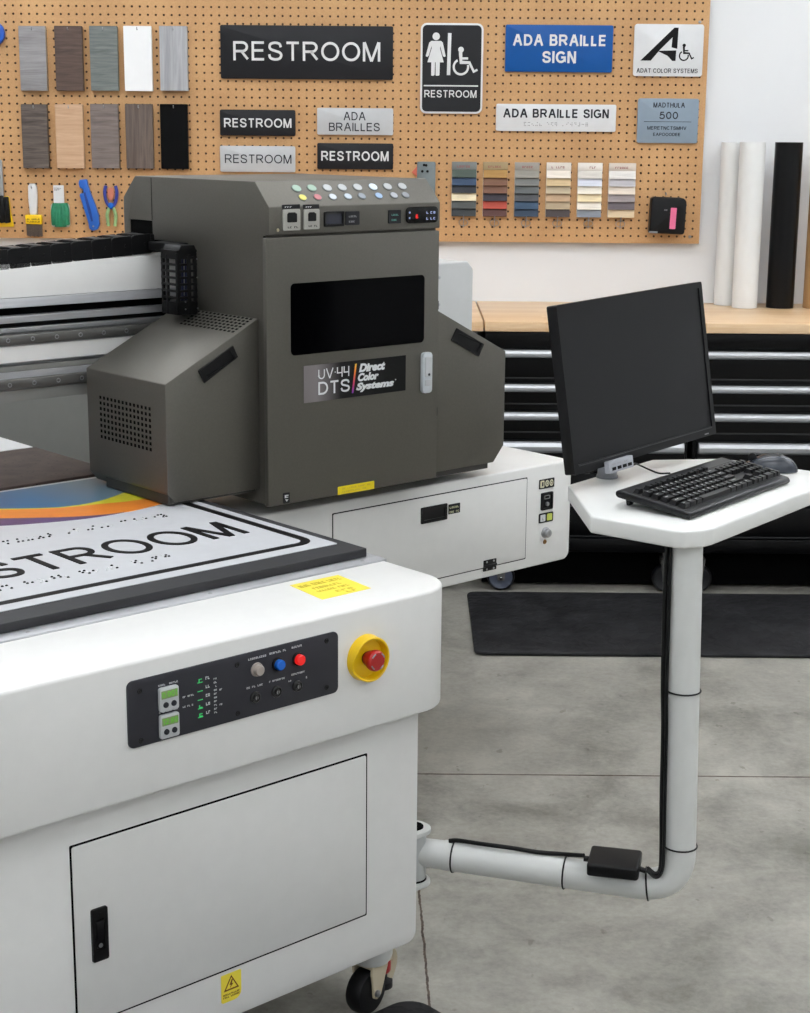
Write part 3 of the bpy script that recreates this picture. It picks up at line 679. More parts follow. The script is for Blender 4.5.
for xa, xb, ya in ((-58, -8, 290), (-4, 22, 284), (26, 52, 292)): prism(b, [(BX(xa), BZ(ya)), (BX(xb), BZ(ya)), (BX(xb + 8), BZ(452)), (BX(xa), BZ(458))], 'y', YB - .020, YB - .006, .003)
t.part('grip', b, M['black'])
b = B(); prism(b, ell(-1.527, 1.938, .046, .046, 36), 'y', YB - .022, YB - .0005, .003)
t = Thing('blue_disc', 'round blue disc at the left edge of the pegboard', 'disc', (-1.527, YB, 1.892)); t.part('disc', b, paint('blue_disc', (28, 84, 180), .35))
b = B(); cyl(b, (-1.527, YB - .024, 1.938), (-1.527, YB - .02, 1.938), .011, seg=20); t.part('hub', b, M['black'])

# ------------------------------------------------------------------ workbench tops, tool chests
YF = 5.6
b = B(); box(b, -1.9, .2625, YF - .02, YW - .002, .936, .971, .003); single('worktop', b, M['block'], 'butcher block worktop left of the seam, mostly behind the printer', 'worktop', (-.8, 5.9, .936), 'butcher block worktops along the wall')
b = B(); box(b, .2675, 2.4, YF - .02, YW - .002, .936, .971, .003); single('worktop', b, M['block'], 'long pale butcher block worktop carrying the upright rolls', 'worktop', (1.3, 5.9, .936), 'butcher block worktops along the wall')
def chest(x0, x1, label):
    t = Thing('tool_chest', label, 'tool chest', ((x0 + x1) / 2, 5.9, 0), 0, 'black rolling tool chests under the worktop')
    b = B(); box(b, x0, x1, YF + .012, YW - .04, .157, .935, .004); t.part('carcass', b, M['chest'])
    b = B(); box(b, x0, x1, YF - .004, YF + .012, .880, .933, .003); t.part('top_rail', b, M['chest'])
    b = B(); box(b, x0, x1, YF - .004, YF + .012, .157, .206, .003); t.part('bottom_rail', b, M['chest'])
    for z0, z1, h in ((.774, .876, .0255), (.684, .758, .026), (.585, .660, .027), (.450, .557, .038), (.330, .440, 0.03), (.214, .322, .03)):
        b = B(); box(b, x0 + .012, x1 - .012, YF - .008, YF + .012, z0, z1, .004)
        d = t.part('drawer', b, M['chest'])
        b = B(); zc = z1 - h / 2 - .003
        prism(b, [(YF - .008, zc - h * .5), (YF - .022, zc - h * .5), (YF - .030, zc - h * .28), (YF - .032, zc + h * .1), (YF - .026, zc + h * .42), (YF - .018, zc + h * .5), (YF - .008, zc + h * .5)], 'x', x0 + .018, x1 - .018, .001, 1)
        if z1 > .5: t.part('handle', b, M['satinbar'], parent=d)
        else: b.free()
        b = B(); box(b, x0 + .012, x1 - .012, YF - .0095, YF - .006, z0 - .001, z0 + .004, .001); t.part('lower_lip', b, M['lip'], parent=d)
    b = B(); box(b, x0 + .01, x1 - .01, YF + .115, YF + .125, .012, .158, .001); t.part('shade_panel', b, M['gap'])  # black panel added to stand in for the shade under the chest
    for x in (x0 + .075 if x0 != 1.0 else 1.05, x1 - .1 if x1 != .985 else .935):
        for y in (YF + .055, YW - .12):
            caster(t, x, y, 'blue_grey_wheel' if x < .5 else 'shade_black_wheel')
    return t
def caster(t, x, y, wm):
    b = B(); box(b, x - .035, x + .035, y - .035, y + .035, .150, .157, .001)
    tube(b, [(x, y, .152), (x, y, .120)], .016, 12)
    for s in (-1, 1): prism(b, [(x - .022, .125), (x + .022, .125), (x + .012, .040), (x - .012, .040)], 'y', y + s * .021 - .0015, y + s * .021 + .0015)
    box(b, x - .022, x + .022, y - .0225, y + .0225, .122, .127)
    c = t.part('caster', b, M['aludark'])
    b = B(); prof = [(.03, -.014), (.046, -.016), (.050, -.010), (.0505, 0), (.050, .010), (.046, .016), (.03, .014)]
    lathe(b, prof, (x, y, .0505), (0, -1, 0), 36); t.part('tyre', b, M['tyre'], parent=c)
    b = B(); lathe(b, [(0, .019), (.010, .019), (.011, .0145), (.034, .0145), (.040, .0175), (.042, .0165), (.042, -.0165), (.0, -.0165)], (x, y, .0505), (0, -1, 0), 36)
    t.part('wheel_disc', b, paint(wm, (72, 78, 94) if wm[1] == 'l' and wm[2] == 'u' else (24, 25, 28), .4), parent=c)  # right-hand wheels coloured black so they sink into the shade
    b = B(); lathe(b, [(0, .031), (.005, .030), (.0065, .026), (.0065, .018)], (x, y, .0505), (0, -1, 0), 16); t.part('axle_nut', b, M['chrome'] if x < .5 else M['tyre'], parent=c)  # right-hand nuts darkened the same way, as if in shade
M['satinbar'] = paint('brushed_aluminium_pull', (186, 188, 191), .36, .5, var=.01)
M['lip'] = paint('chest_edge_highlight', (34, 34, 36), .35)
chest(-1.10, .2, 'black tool chest left of the others, behind the white printer')
chest(.27, .985, 'black tool chest with long silver pulls, directly behind the monitor')
chest(1.0, 2.1, 'black tool chest at the right edge, right of the monitor')

# ------------------------------------------------------------------ rolls on the worktop
def roll(x, y, r, h, mat, label, core=True):
    t = Thing('vinyl_roll', label, 'roll', (x, y, .971), 0, 'rolls standing on the worktop')
    b = B(); lathe(b, [(r - .012, h), (r - .001, h), (r, h - .001), (r, .001), (r - .001, 0), (r - .012, 0), (r - .012, h)], (x, y, .9715), (0, 0, 1), 48); t.part('sheet_roll', b, mat)
    b = B(); lathe(b, [(r - .016, h - .001), (r - .0121, h - .001), (r - .0121, .002), (r - .016, .002), (r - .016, h - .001)], (x, y, .9715), (0, 0, 1), 36); t.part('cardboard_core', b, M['kraft'])
roll(1.206, 6.205, .044, .600, M['vinylw'], 'slimmer white roll standing leftmost and behind the other white roll')
roll(1.257, 6.105, .0465, .602, M['vinylw'], 'thicker white roll standing in front, left of the black roll')
roll(1.392, 6.120, .0505, .602, M['vinylb'], 'glossy black roll standing on the worktop')
roll(1.530, 6.120, .051, .602, M['kraft'], 'brown paper roll at the right edge of the picture')

# ------------------------------------------------------------------ floor mats
b = B(); prism(b, rr(.222, 2.3, 4.89, 5.585, .03, 4), 'z', .001, .014, .006, 2)
single('floor_mat', b, M['mat'], 'long black anti-fatigue mat on the floor before the tool chests', 'mat', (1.2, 5.25, 0))
b = B(); prism(b, rr(.7, 1.874, 1.35, 2.082, .05, 8), 'z', .001, .014, .006, 2)
single('floor_mat', b, M['mat'], 'black rubber mat whose rounded corner shows at the bottom edge, below the caster', 'mat', (1.3, 1.7, 0), machine=True)

# ================================================================== FLATBED PRINTER (machine frame: x along its long side, y away from its front)
P = Thing('flatbed_printer', 'large white flatbed sign printer with a dark grey print head over its bed', 'printer', (1.0, 2.9, 0), machine=True)
F0 = 2.023                                                    # front face of the long beam
b = B(); prism(b, rr(.3, 1.867, .135, .60, (.01, .022, 0, 0), 5), 'y', 2.063, 3.80, .004, 2)
P.part('cabinet', b, M['white'])
# cabinet door
b = B(); prism(b, rr(1.152, 1.745, .2265, .536, .002, 2), 'y', 2.0622, 2.066); P.part('door_gap', b, M['gap'])
b = B(); prism(b, rr(1.1553, 1.7417, .2298, .5327, .003, 2), 'y', 2.0605, 2.066, .001, 2)
cd = P.part('cabinet_door', b, M['white'])
b = B(); x0, x1, z0, z1 = 1.183, 1.2115, .332, .421
frame(b, rr(x0, x1, z0, z1, .003, 3), rr(x0 + .006, x1 - .006, z0 + .018, z1 - .018, .002, 3), 'y', 2.0565, 2.0605)
prism(b, rr(x0 + .004, x1 - .004, z0 + .014, z1 - .014, .002, 3), 'y', 2.0596, 2.0604)
lt = P.part('door_latch', b, M['black'], parent=cd, label='black recessed latch')
b = B(); box(b, x0 + .0075, x1 - .0075, 2.0572, 2.0602, z0 + .034, z1 - .022, .0008)
cyl(b, ((x0 + x1) / 2, 2.0602, z0 + .024), ((x0 + x1) / 2, 2.0572, z0 + .024), .0052, seg=20)
cyl(b, ((x0 + x1) / 2, 2.0566, z1 - .010), ((x0 + x1) / 2, 2.056, z1 - .010), .003, seg=14)
P.part('latch_lever', b, M['bezel'], parent=cd)
b = B(); cyl(b, ((x0 + x1) / 2, 2.057, z0 + .026), ((x0 + x1) / 2, 2.0562, z0 + .026), .0036, seg=16); P.part('latch_key', b, M['satin'], parent=cd)
# electrical warning label
b = B(); prism(b, rr(1.4265, 1.4675, .168, .2195, (.004, .014, .002, .002), 4), 'y', 2.0622, 2.0635)
wl = P.part('warning_label', b, M['ylabel'], label='yellow electric shock warning label')
b = B(); cx, cz = 1.447, .199
tri = lambda r: [(cx, cz + r), (cx - r * .94, cz - r * .62), (cx + r * .94, cz - r * .62)]
frame(b, tri(.0165), tri(.0125), 'y', 2.0617, 2.0623)
prism(b, [(cx + .001, cz + .009), (cx - .004, cz - .001), (cx - .0005, cz - .0005), (cx - .003, cz - .0065), (cx + .004, cz + .001), (cx + .0005, cz + .001), (cx + .003, cz + .008)], 'y', 2.0617, 2.0623)
marks(b, 1.430, 1.464, .176, .1855, FR(0, 2.0622, 0), 11, 2, 5)
P.part('warning_symbol', b, paint('brown_warning_ink', (112, 70, 20), .6), parent=wl)
# front beam
b = B(); prism(b, rr(.3, 1.930, F0, 2.235, (0, .085, 0, 0), 12), 'z', .598, .82, .006, 3)
P.part('front_beam', b, M['white'])
# bed frame and strip
b = B(); box(b, .3, 1.935, 2.2352, 3.86, .602, .8145, .003); P.part('bed_frame', b, M['white'])
b = B(); box(b, .3, 1.938, 2.2356, 2.36, .8147, .8215, .001); ms = P.part('metal_strip', b, M['alu'])
for x in (1.892, 1.55, 1.2, .85):
    b = B(); cyl(b, (x, 2.252, .8214), (x, 2.252, .8222), .004, .0032, 16); P.part('strip_screw', b, M['satin'], parent=ms)
b = B(); box(b, .3, 1.925, 2.36, 3.84, .8147, .8215, .001); P.part('bed_plate', b, M['alu'])
# yellow notice on the beam top
R = UP(1.7365, 2.1545, .82)
b = B(); prism(b, [(1.688, 2.207), (1.676, 2.101), (1.786, 2.102), (1.797, 2.207)], 'z', .8198, .8206); nl = P.part('notice_label', b, M['ylabel'])
b = B(); marks(b, 1.693, 1.785, 2.180, 2.200, UP(0, 0, .8206), 16, 1, 11); marks(b, 1.705, 1.775, 2.158, 2.174, UP(0, 0, .8206), 9, 1, 12); marks(b, 1.700, 1.770, 2.140, 2.153, UP(0, 0, .8206), 12, 1, 13); marks(b, 1.725, 1.765, 2.108, 2.134, UP(0, 0, .8206), 3, 2, 14)
P.part('notice_print', b, M['yprint'], parent=nl)
# control panel
b = B(); prism(b, rr(1.2365, 1.645, .683, .790, .010, 5), 'y', F0 - .0035, F0 + .002, .001, 2)
cp = P.part('control_panel', b, M['panel'], label='dark control panel with buttons and readouts')
pf = F0 - .0035
for x, z in ((1.258, .772), (1.258, .6925), (1.4385, .775), (1.4385, .694), (1.620, .778), (1.620, .697)):
    b = B(); lathe(b, [(.0045, -.001), (.0045, .0006), (.0032, .0012), (.0022, .0002), (0, .0002)], (x, pf, z), (0, -1, 0), 16); P.part('panel_screw', b, M['black'], parent=cp)
for z1, sd in ((.7695, 1), (.7260, 2)):
    b = B(); prism(b, rr(1.2900, 1.3245, z1 - .0385, z1, .004, 4), 'y', pf - .006, pf + .001, .0012, 2)
    P.part('temperature_display', b, M['signgrey'], parent=cp, label='small grey digital readout with green digits')
    b = B(); text(b, '0.001' if sd == 1 else '12.80', 1.2965, 1.3235, z1 - .0150, z1 - .0065, FR(-.0028, pf - .0064, 0), depth=.0004, bold=.01)
    P.part('green_digits', b, M['lcd'], parent=cp)
    b = B(); prism(b, rr(1.2925, 1.3220, z1 - .0175, z1 - .0045, .001, 2), 'y', pf - .0064, pf - .005); P.part('display_window', b, paint('lcd_background', (124, 146, 96), .3), parent=cp)
    for x in (1.3002, 1.3147):
        b = B(); lathe(b, [(.0048, 0), (.0045, .0015), (.001, .002), (0, .002)], (x, pf - .006, z1 - .0275), (0, -1, 0), 16); P.part('display_button', b, M['inkdark'], parent=cp)
    b = B(); marks(b, 1.291, 1.327, z1 + .0022, z1 + .0062, FR(0, pf, 0), 11, 1, sd); P.part('panel_print', b, M['ink'], parent=cp)
b = B()
for k in range(5):
    z = .767 - k * .0142
    marks(b, 1.364, 1.3725, z - .0045, z + .0035, FR(0, pf, 0), 1, 1, 30 + k); box(b, 1.3625, 1.372, pf - .0006, pf, z - .006, z - .0048)
P.part('green_indicator', b, M['ledg'], parent=cp)
b = B()
for k in range(5):
    z = .767 - k * .0142; marks(b, 1.3775, 1.386, z - .003, z + .0045, FR(0, pf, 0), 2, 1, 50 + k)
for k in range(10): marks(b, 1.393, 1.399, .7605 - k * .0062, .7645 - k * .0062, FR(0, pf, 0), 2, 1, 70 + k)
for k in (3, 7): marks(b, 1.4035, 1.409, .759 - k * .0062, .763 - k * .0062, FR(0, pf, 0), 2, 1, 90 + k)
marks(b, 1.3345, 1.356, .7435, .7475, FR(0, pf, 0), 7, 1, 6); marks(b, 1.3345, 1.354, .7275, .7315, FR(0, pf, 0), 7, 1, 7)
for x, w, z in ((1.478, .036, .7785), (1.519, .034, .7795), (1.560, .026, .7805)): marks(b, x - w / 2, x + w / 2, z - .001, z + .0040, FR(0, pf, 0), 10, 1, int(x * 1000))
for x, w, z in ((1.474, .036, .7315), (1.517, .032, .7325), (1.560, .028, .7345)): marks(b, x - w / 2, x + w / 2, z - .001, z + .0036, FR(0, pf, 0), 10, 1, int(x * 999))
marks(b, 1.540, 1.546, .724, .728, FR(0, pf, 0), 2, 1, 3); marks(b, 1.576, 1.582, .7225, .7275, FR(0, pf, 0), 2, 1, 2)
P.part('panel_print', b, M['ink'], parent=cp)
for x, mt, lb in ((1.4765, M['greyb'], 'grey push button'), (1.5185, M['blueb'], 'blue push button'), (1.5595, M['redb'], 'lit red push button')):
    b = B(); lathe(b, [(.0115, 0), (.0112, .003), (.0095, .004), (.0092, .002), (0, .002)], (x, pf, .7595), (0, -1, 0), 28); P.part('button_bezel', b, mt if 'grey' in lb else M['black'], parent=cp)
    b = B(); lathe(b, [(.0088, .001), (.0088, .0095), (.0075, .0112), (.0, .0118)], (x, pf, .7595), (0, -1, 0), 28); P.part('push_button', b, mt, parent=cp, label=lb)
for x in (1.4725, 1.515, 1.5575):
    b = B(); lathe(b, [(.0098, 0), (.0095, .003), (.0078, .0042), (.007, .002), (0, .002)], (x, pf, .7135), (0, -1, 0), 28); lathe(b, [(.005, .002), (.005, .0055), (0, .006)], (x, pf, .7135), (0, -1, 0), 18)
    box(b, x - .0008, x + .0008, pf - .0066, pf - .005, .7095, .7175)
    P.part('key_switch', b, M['bezel'] if False else paint('key_switch_metal', (60, 60, 60), .3, .6), parent=cp)
    b = B(); prism(b, ell(x - .0005, .7138, .0026, .0034, 12), 'y', pf - .0064, pf - .006); P.part('key_slot', b, M['satin'], parent=cp)
# emergency stop
ex, ez = 1.7065, .7305
b = B(); t = B(); n = 40; ri, ro = .0345, .0393; V = []
def hh(a):
    d = (a - radians(205) + pi) % (2 * pi) - pi
    return .020 - .010 * math.exp(-(d / .55) ** 2)
for k in range(n):
    a = 2 * pi * k / n; h = hh(a); rb = 1.0 if not (radians(245) < a < radians(330)) else 1.0
    V.append([t.verts.new((ex + r_ * cos(a), F0 - y_, ez + r_ * 1.02 * sin(a))) for r_, y_ in ((ro + .001, -.001), (ro, .004), (ro - .001, h - .001), (ro - .002, h), (ri + .001, h), (ri, h - .001), (ri - .002, .004), (.0, .004))])
for k in range(n):
    A, C2 = V[k], V[(k + 1) % n]
    for j in range(7): t.faces.new((A[j], A[j + 1], C2[j + 1], C2[j]))
bmesh.ops.remove_doubles(t, verts=t.verts, dist=1e-5); bmesh.ops.recalc_face_normals(t, faces=t.faces); merge(b, t)
es = P.part('emergency_stop', b, M['yellow'], label='yellow shroud of the red emergency stop')
b = B(); lathe(b, [(.011, .003), (.011, .008), (.0135, .010)], (ex, F0, ez), (0, -1, 0), 28); P.part('stop_stem', b, M['bezel'], parent=es)
b = B(); lathe(b, [(.0, .006), (.012, .006), (.0135, .009), (.0145, .018), (.0175, .020), (.0185, .024), (.0178, .029), (.0150, .032), (0, .033)], (ex + .001, F0, ez), (0, -1, 0), 40); P.part('stop_button', b, M['red'], parent=es, label='red mushroom button')
b = B()
for a0 in (20, 110, 200, 290):
    pts = [(ex + .001 + r_ * cos(radians(a)), ez + r_ * sin(radians(a))) for r_, s_ in ((.0135, 1), (.0155, -1)) for a in (range(a0, a0 + 42, 6) if s_ == 1 else range(a0 + 36, a0 - 1, -6))]
    prism(b, pts, 'y', F0 - .0334, F0 - .0320)
P.part('stop_arrows', b, M['inkdim'], parent=es)

# casters under the cabinet
def levelling_caster(x, y):
    b = B(); lathe(b, [(0, .136), (.040, .136), (.040, .112), (.034, .100), (.024, .094), (0, .094)], (x, y, 0), (0, 0, 1), 32)
    c = P.part('caster', b, M['pipe'], label='white and cream levelling caster')
    b = B(); A = Matrix.Translation((x, y, 0)) @ Matrix.Rotation(radians(12), 4, 'Z')
    for s in (-1, 1):
        prism(b, [(-.026, .100), (.022, .100), (.020, .086), (.014, .072), (.008, .055), (.000, .036), (-.012, .030), (-.022, .036), (-.024, .06), (-.028, .085)], 'y', s * .0215 - .003, s * .0215 + .003, .0015, 1, mat=A)
    box(b, -.026, .034, -.0245, .0245, .093, .100, .001, mat=A)
    tube(b, spline([(.032, 0, .098), (.050, 0, .094), (.056, 0, .075), (.046, 0, .052), (.036, 0, .044)], 5), .0075, 10, rx=.016, mat=A)
    P.part('caster_fork', b, M['cream'], parent=c)
    b = B(); lathe(b, [(0, -.017), (.030, -.017), (.040, -.016), (.0435, -.009), (.0435, .009), (.040, .016), (.030, .017), (0, .017)], (0, 0, 0), (0, -1, 0), 40, mat=A @ Matrix.Translation((-.016, 0, .0438))); P.part('caster_wheel', b, M['tyre'], parent=c)
    b = B(); lathe(b, [(0, .0), (.014, .0), (.0165, .004), (.0165, .022), (.014, .026), (0, .026)], (0, 0, 0), (0, 0, 1), 18, mat=A @ Matrix.Translation((.034, 0, .060))); P.part('adjusting_knob', b, M['red'], parent=c, label='dark red levelling knob')
    b = B(); lathe(b, [(0, .000), (.020, .0), (.020, .012), (.010, .018), (.008, .065), (0, .065)], (0, 0, 0), (0, 0, 1), 24, mat=A @ Matrix.Translation((.034, 0, .030))); P.part('levelling_foot', b, M['tyre'], parent=c)
    for s in (-1, 1):
        b = B(); lathe(b, [(0, 0), (.007, 0), (.007, .004), (.004, .0055), (0, .0055)], (0, 0, 0), (0, s, 0), 16, mat=A @ Matrix.Translation((-.014, s * .0245, .0438))); P.part('caster_bolt', b, M['satin'], parent=c)
for x, y in ((1.800, 2.114), (.5, 2.114), (1.797, 3.7), (.5, 3.7)): levelling_caster(x, y)

# side arm box to the right of the bed, carrying the gantry end
b = B(); prism(b, rr(1.945, 3.056, .52, .782, (.0, .022, .006, 0), 5), 'y', 2.80, 3.42, .008, 3)
ab = P.part('side_box', b, M['white'])
g0 = 2.80
b = B(); prism(b, rr(2.263, 2.892, .546, .7575, .002, 2), 'y', g0 - .0006, g0 + .002); P.part('flap_gap', b, M['gap'], parent=ab)
b = B(); prism(b, rr(2.2655, 2.8895, .5485, .755, .003, 2), 'y', g0 - .002, g0 + .002, .0008, 2); P.part('flap_door', b, M['white'], parent=ab)
b = B(); gf = g0 - .002
frame(b, rr(2.531, 2.615, .692, .7315, .002, 2), rr(2.539, 2.607, .700, .7235, .001, 2), 'y', gf - .003, gf); prism(b, rr(2.535, 2.610, .696, .727, .001, 2), 'y', gf - .0008, gf)
P.part('flap_handle', b, M['black'], parent=ab, label='black recessed finger pull')
b = B(); prism(b, rr(2.6205, 2.6585, .7025, .7265, .001, 2), 'y', gf - .001, gf); P.part('black_label', b, M['signblack'], parent=ab)
b = B(); marks(b, 2.6235, 2.655, .716, .7235, FR(0, gf - .001, 0), 5, 1, 3); marks(b, 2.6235, 2.655, .705, .7125, FR(0, gf - .001, 0), 6, 1, 4); P.part('label_print', b, paint('cream_print', (196, 196, 160), .6), parent=ab)
b = B(); box(b, 2.742, 2.786, g0 - .004, g0, .5385, .5505, .001); box(b, 2.742, 2.786, g0 - .004, g0, .5535, .5665, .001); cyl(b, (2.742, g0 - .003, .552), (2.786, g0 - .003, .552), .003, seg=12)
P.part('flap_hinge', b, M['black'], parent=ab)
b = B()
for x in (2.752, 2.776):
    for z in (.543, .562): cyl(b, (x, g0 - .004, z), (x, g0 - .0048, z), .0028, seg=10)
P.part('hinge_screw', b, M['satin'], parent=ab)
b = B(); prism(b, rr(2.935, 2.990, .720, .7445, .002, 2), 'y', g0 - .0015, g0); P.part('label_strip', b, M['signblack'], parent=ab)
b = B(); prism(b, rr(2.9385, 2.9525, .723, .7415, .002, 2), 'y', g0 - .002, g0 - .0014)
for x in (2.963, 2.979): prism(b, ell(x, .7325, .0068, .0085, 16), 'y', g0 - .002, g0 - .0014)
P.part('label_symbols', b, paint('cream_symbol', (214, 210, 180), .5), parent=ab)
b = B()
prism(b, rr(2.944, 2.949, .727, .738, .001, 2), 'y', g0 - .0024, g0 - .0018)
for x in (2.963, 2.979): frame(b, ell(x, .7325, .0042, .005, 12), ell(x, .7325, .0028, .0034, 12), 'y', g0 - .0024, g0 - .0018)
P.part('symbol_lines', b, M['inkdark'], parent=ab)
b = B(); frame(b, rr(2.943, 2.985, .664, .7095, .003, 2), rr(2.948, 2.980, .669, .7045, .002, 2), 'y', g0 - .004, g0); prism(b, rr(2.946, 2.982, .667, .7065, .002, 2), 'y', g0 - .0012, g0)
P.part('power_inlet', b, M['black'], parent=ab)
b = B(); frame(b, rr(2.954, 2.974, .692, .7015, .002, 2), rr(2.956, 2.972, .6935, .7, .001, 2), 'y', g0 - .003, g0 - .001); cyl(b, (2.964, g0 - .001, .679), (2.964, g0 - .006, .679), .0055, seg=18, bev=.001)
P.part('inlet_detail', b, M['satin'], parent=ab)
b = B(); prism(b, rr(2.937, 2.989, .631, .656, .003, 2), 'y', g0 - .0015, g0); P.part('label_strip', b, M['signblack'], parent=ab)
b = B(); prism(b, rr(2.942, 2.960, .6345, .6525, .002, 2), 'y', g0 - .002, g0 - .0014); P.part('white_key_label', b, M['signwhite'], parent=ab)
b = B(); prism(b, rr(2.966, 2.985, .6345, .6525, .002, 2), 'y', g0 - .002, g0 - .0014); P.part('lime_key_label', b, paint('lime_label', (196, 206, 92), .4), parent=ab)
b = B(); marks(b, 2.948, 2.955, .638, .649, FR(0, g0 - .002, 0), 1, 1, 3); marks(b, 2.970, 2.982, .638, .649, FR(0, g0 - .002, 0), 2, 1, 31); P.part('key_print', b, M['inkdim'], parent=ab)
b = B(); lathe(b, [(.0145, 0), (.014, .003), (.011, .005), (.011, .012), (.009, .0145), (0, .015)], (2.963, g0, .6035), (0, -1, 0), 28); box(b, 2.9622, 2.9638, g0 - .0158, g0 - .014, .599, .608); P.part('key_lock', b, M['satin'], parent=ab, label='round silver key lock')
b = B(); lathe(b, [(.0062, 0), (.005, .002), (.0035, .001), (0, .001)], (2.962, g0, .5795), (0, -1, 0), 18); P.part('brass_eyelet', b, paint('brass', (150, 112, 66), .3, .8), parent=ab)

# gantry end box and back panel
b = B(); prism(b, [(2.56, .784), (3.03, .784), (3.03, 1.247), (3.008, 1.268), (2.56, 1.268)], 'y', 3.15, 3.40, .006, 3, ang=.3)
P.part('gantry_end_box', b, M['greypanel'])
b = B(); cyl(b, (2.903, 3.149, 1.23), (2.903, 3.146, 1.23), .004, seg=12); cyl(b, (2.903, 3.149, 1.16), (2.903, 3.146, 1.16), .004, seg=12); P.part('end_box_screw', b, M['satin'])
b = B(); box(b, .35, 2.56, 3.93, 3.96, .50, 1.02, .003); P.part('back_panel', b, M['greydark'])
b = B(); box(b, .35, 2.9, 3.40, 3.96, .502, .56, .003); P.part('back_frame', b, M['greypanel'])
b = B(); prism(b, rr(.34, .66, .784, 1.268, .01, 3), 'y', 3.15, 3.40, .004); P.part('gantry_end_box', b, M['greypanel'])

# gantry beam, built as its layered extrusions
GL, GR, GV = .66, 2.56, 3.15
def rail(name, prof, mat, label=None):
    b = B(); prism(b, prof, 'x', GL, GR, .0007, 1); return P.part(name, b, mat, label=label)
rail('gantry_cover', [(GV - .004, 1.250), (3.36, 1.250), (3.36, 1.330), (3.348, 1.342), (GV + .006, 1.330), (GV - .004, 1.322)], M['white'])
rail('cover_lip', [(GV - .012, 1.230), (3.34, 1.230), (3.34, 1.249), (GV - .008, 1.249)], M['alu'])
rail('seal_strip', [(GV + .012, 1.2), (3.33, 1.2), (3.33, 1.2298), (GV + .012, 1.2298)], M['gap'])
rail('gantry_extrusion', [(GV - .004, 1.197), (GV - .006, 1.211), (GV + .004, 1.213), (3.32, 1.2), (3.32, 1.03), (GV + .012, 1.028), (GV + .002, 1.050), (GV + .006, 1.056), (GV + .006, 1.076), (GV - .002, 1.078), (GV - .002, 1.092), (GV + .014, 1.096), (GV + .014, 1.108), (GV - .002, 1.111), (GV - .002, 1.149), (GV + .006, 1.151), (GV + .006, 1.174), (GV + .000, 1.177), (GV - .002, 1.186), (GV + .012, 1.188), (GV + .012, 1.195)], M['alu'])
rail('groove_strip', [(GV - .0025, 1.188), (GV + .01, 1.188), (GV + .01, 1.1965), (GV - .0025, 1.1965)], M['gap'])
rail('groove_strip', [(GV - .0025, 1.0935), (GV + .016, 1.0935), (GV + .016, 1.1045), (GV - .0025, 1.1045)], M['greydark'])
rail('lower_cover', [(GV - .003, 1.0285), (GV + .004, 1.0285), (GV + .004, 1.0540), (GV - .003, 1.0540)], M['greydark'])
rail('white_rail_cover', [(GV - .004, 1.113), (GV + .004, 1.111), (GV + .004, 1.149), (GV - .004, 1.147)], M['white'])
for z, zn in ((1.1615, 0), (1.0665, 1)):
    b = B(); prism(b, [(GV - .010, z - .0095), (GV - .010, z + .0095), (GV - .006, z + .0115), (GV + .006, z + .0115), (GV + .006, z - .0115), (GV - .006, z - .0115)], 'x', GL, GR, .0005, 1)
    lr = P.part('linear_rail', b, M['aludark'])
    for k in range(17):
        x = 1.6575 + (k - 3) * .0583 + (0 if zn == 0 else -.0005)
        if x > 2.5: break
        b = B(); lathe(b, [(.0052, -.0005), (.0050, .0009), (.0036, .0012), (.0026, -.0004), (0, -.0004)], (x, GV - .010, z), (0, -1, 0), 14); P.part('rail_bolt', b, M['satin'], parent=lr)
# cable chain lying along the gantry
b = B(); box(b, .7, 2.10, GV + .008, GV + .062, 1.331, 1.336); cc = P.part('cable_chain', b, M['black'], label='black cable carrier chain')
for k in range(24):
    xc = 2.004 - k * .0505; dz = (xc - 2.02) * .058
    b = B(); z0, z1 = 1.330 + dz, 1.374 + dz
    LT = Matrix.Translation((xc, 0, z0)) @ Matrix.Rotation(-.055, 4, 'Y') @ Matrix.Translation((-xc, 0, -z0))
    for y in (GV - .004, GV + .062):
        prism(b, rr(xc - .030, xc + .0215, z0, z1 - .001, (.006, .002, .002, .010), 5), 'y', y, y + .0045, .001, 1, mat=LT)
        prism(b, rr(xc - .026, xc + .034, z0 + .001, z1 - .003, .003, 3), 'y', y + .005, y + .0085, .001, 1, mat=LT)
        cyl(b, (xc + .004, y - .0015, (z0 + z1) / 2), (xc + .004, y + .001, (z0 + z1) / 2), .0038, seg=10)
    box(b, xc - .016, xc + .012, GV + .002, GV + .064, z1 - .008, z1 - .001, .001); box(b, xc - .016, xc + .012, GV + .002, GV + .064, z0, z0 + .006, .001)
    P.part('chain_link', b, M['black'], parent=cc)

# print head
UL, UR2 = 2.049, 2.528
b = B()
prism(b, [(2.753, .815), (3.04, .815), (3.04, 1.357), (3.179, 1.357), (3.179, 1.399), (3.272, 1.399), (3.272, 1.357), (3.298, 1.357), (3.298, 1.448), (3.246, 1.497), (2.788, 1.497), (2.740, 1.446), (2.740, 1.389), (2.753, 1.389)], 'x', UL, UR2, .0022, 2, ang=.3)
ph = P.part('print_head_housing', b, M['dark'], label='dark grey steel print head cover')
b = B(); box(b, UL - .0006, UL + .001, 3.1775, 3.1790, 1.400, 1.494); box(b, UL - .0004, UL + .01, 2.7535, 2.7600, .817, 1.387); P.part('panel_seam', b, M['gap'], parent=ph)
b = B(); box(b, UL + .07, UR2 - .02, 3.041, 3.148, .90, 1.356, .003); P.part('carriage_block', b, M['black'], parent=ph)
b = B(); box(b, UL + .002, UR2 - .02, 3.180, 3.271, 1.350, 1.3985); P.part('slot_guard', b, M['gap'], parent=ph)
b = B(); box(b, 2.012, UL + .03, 3.05, 3.140, 1.338, 1.3565, .002); P.part('cable_bridge', b, M['black'], parent=ph)
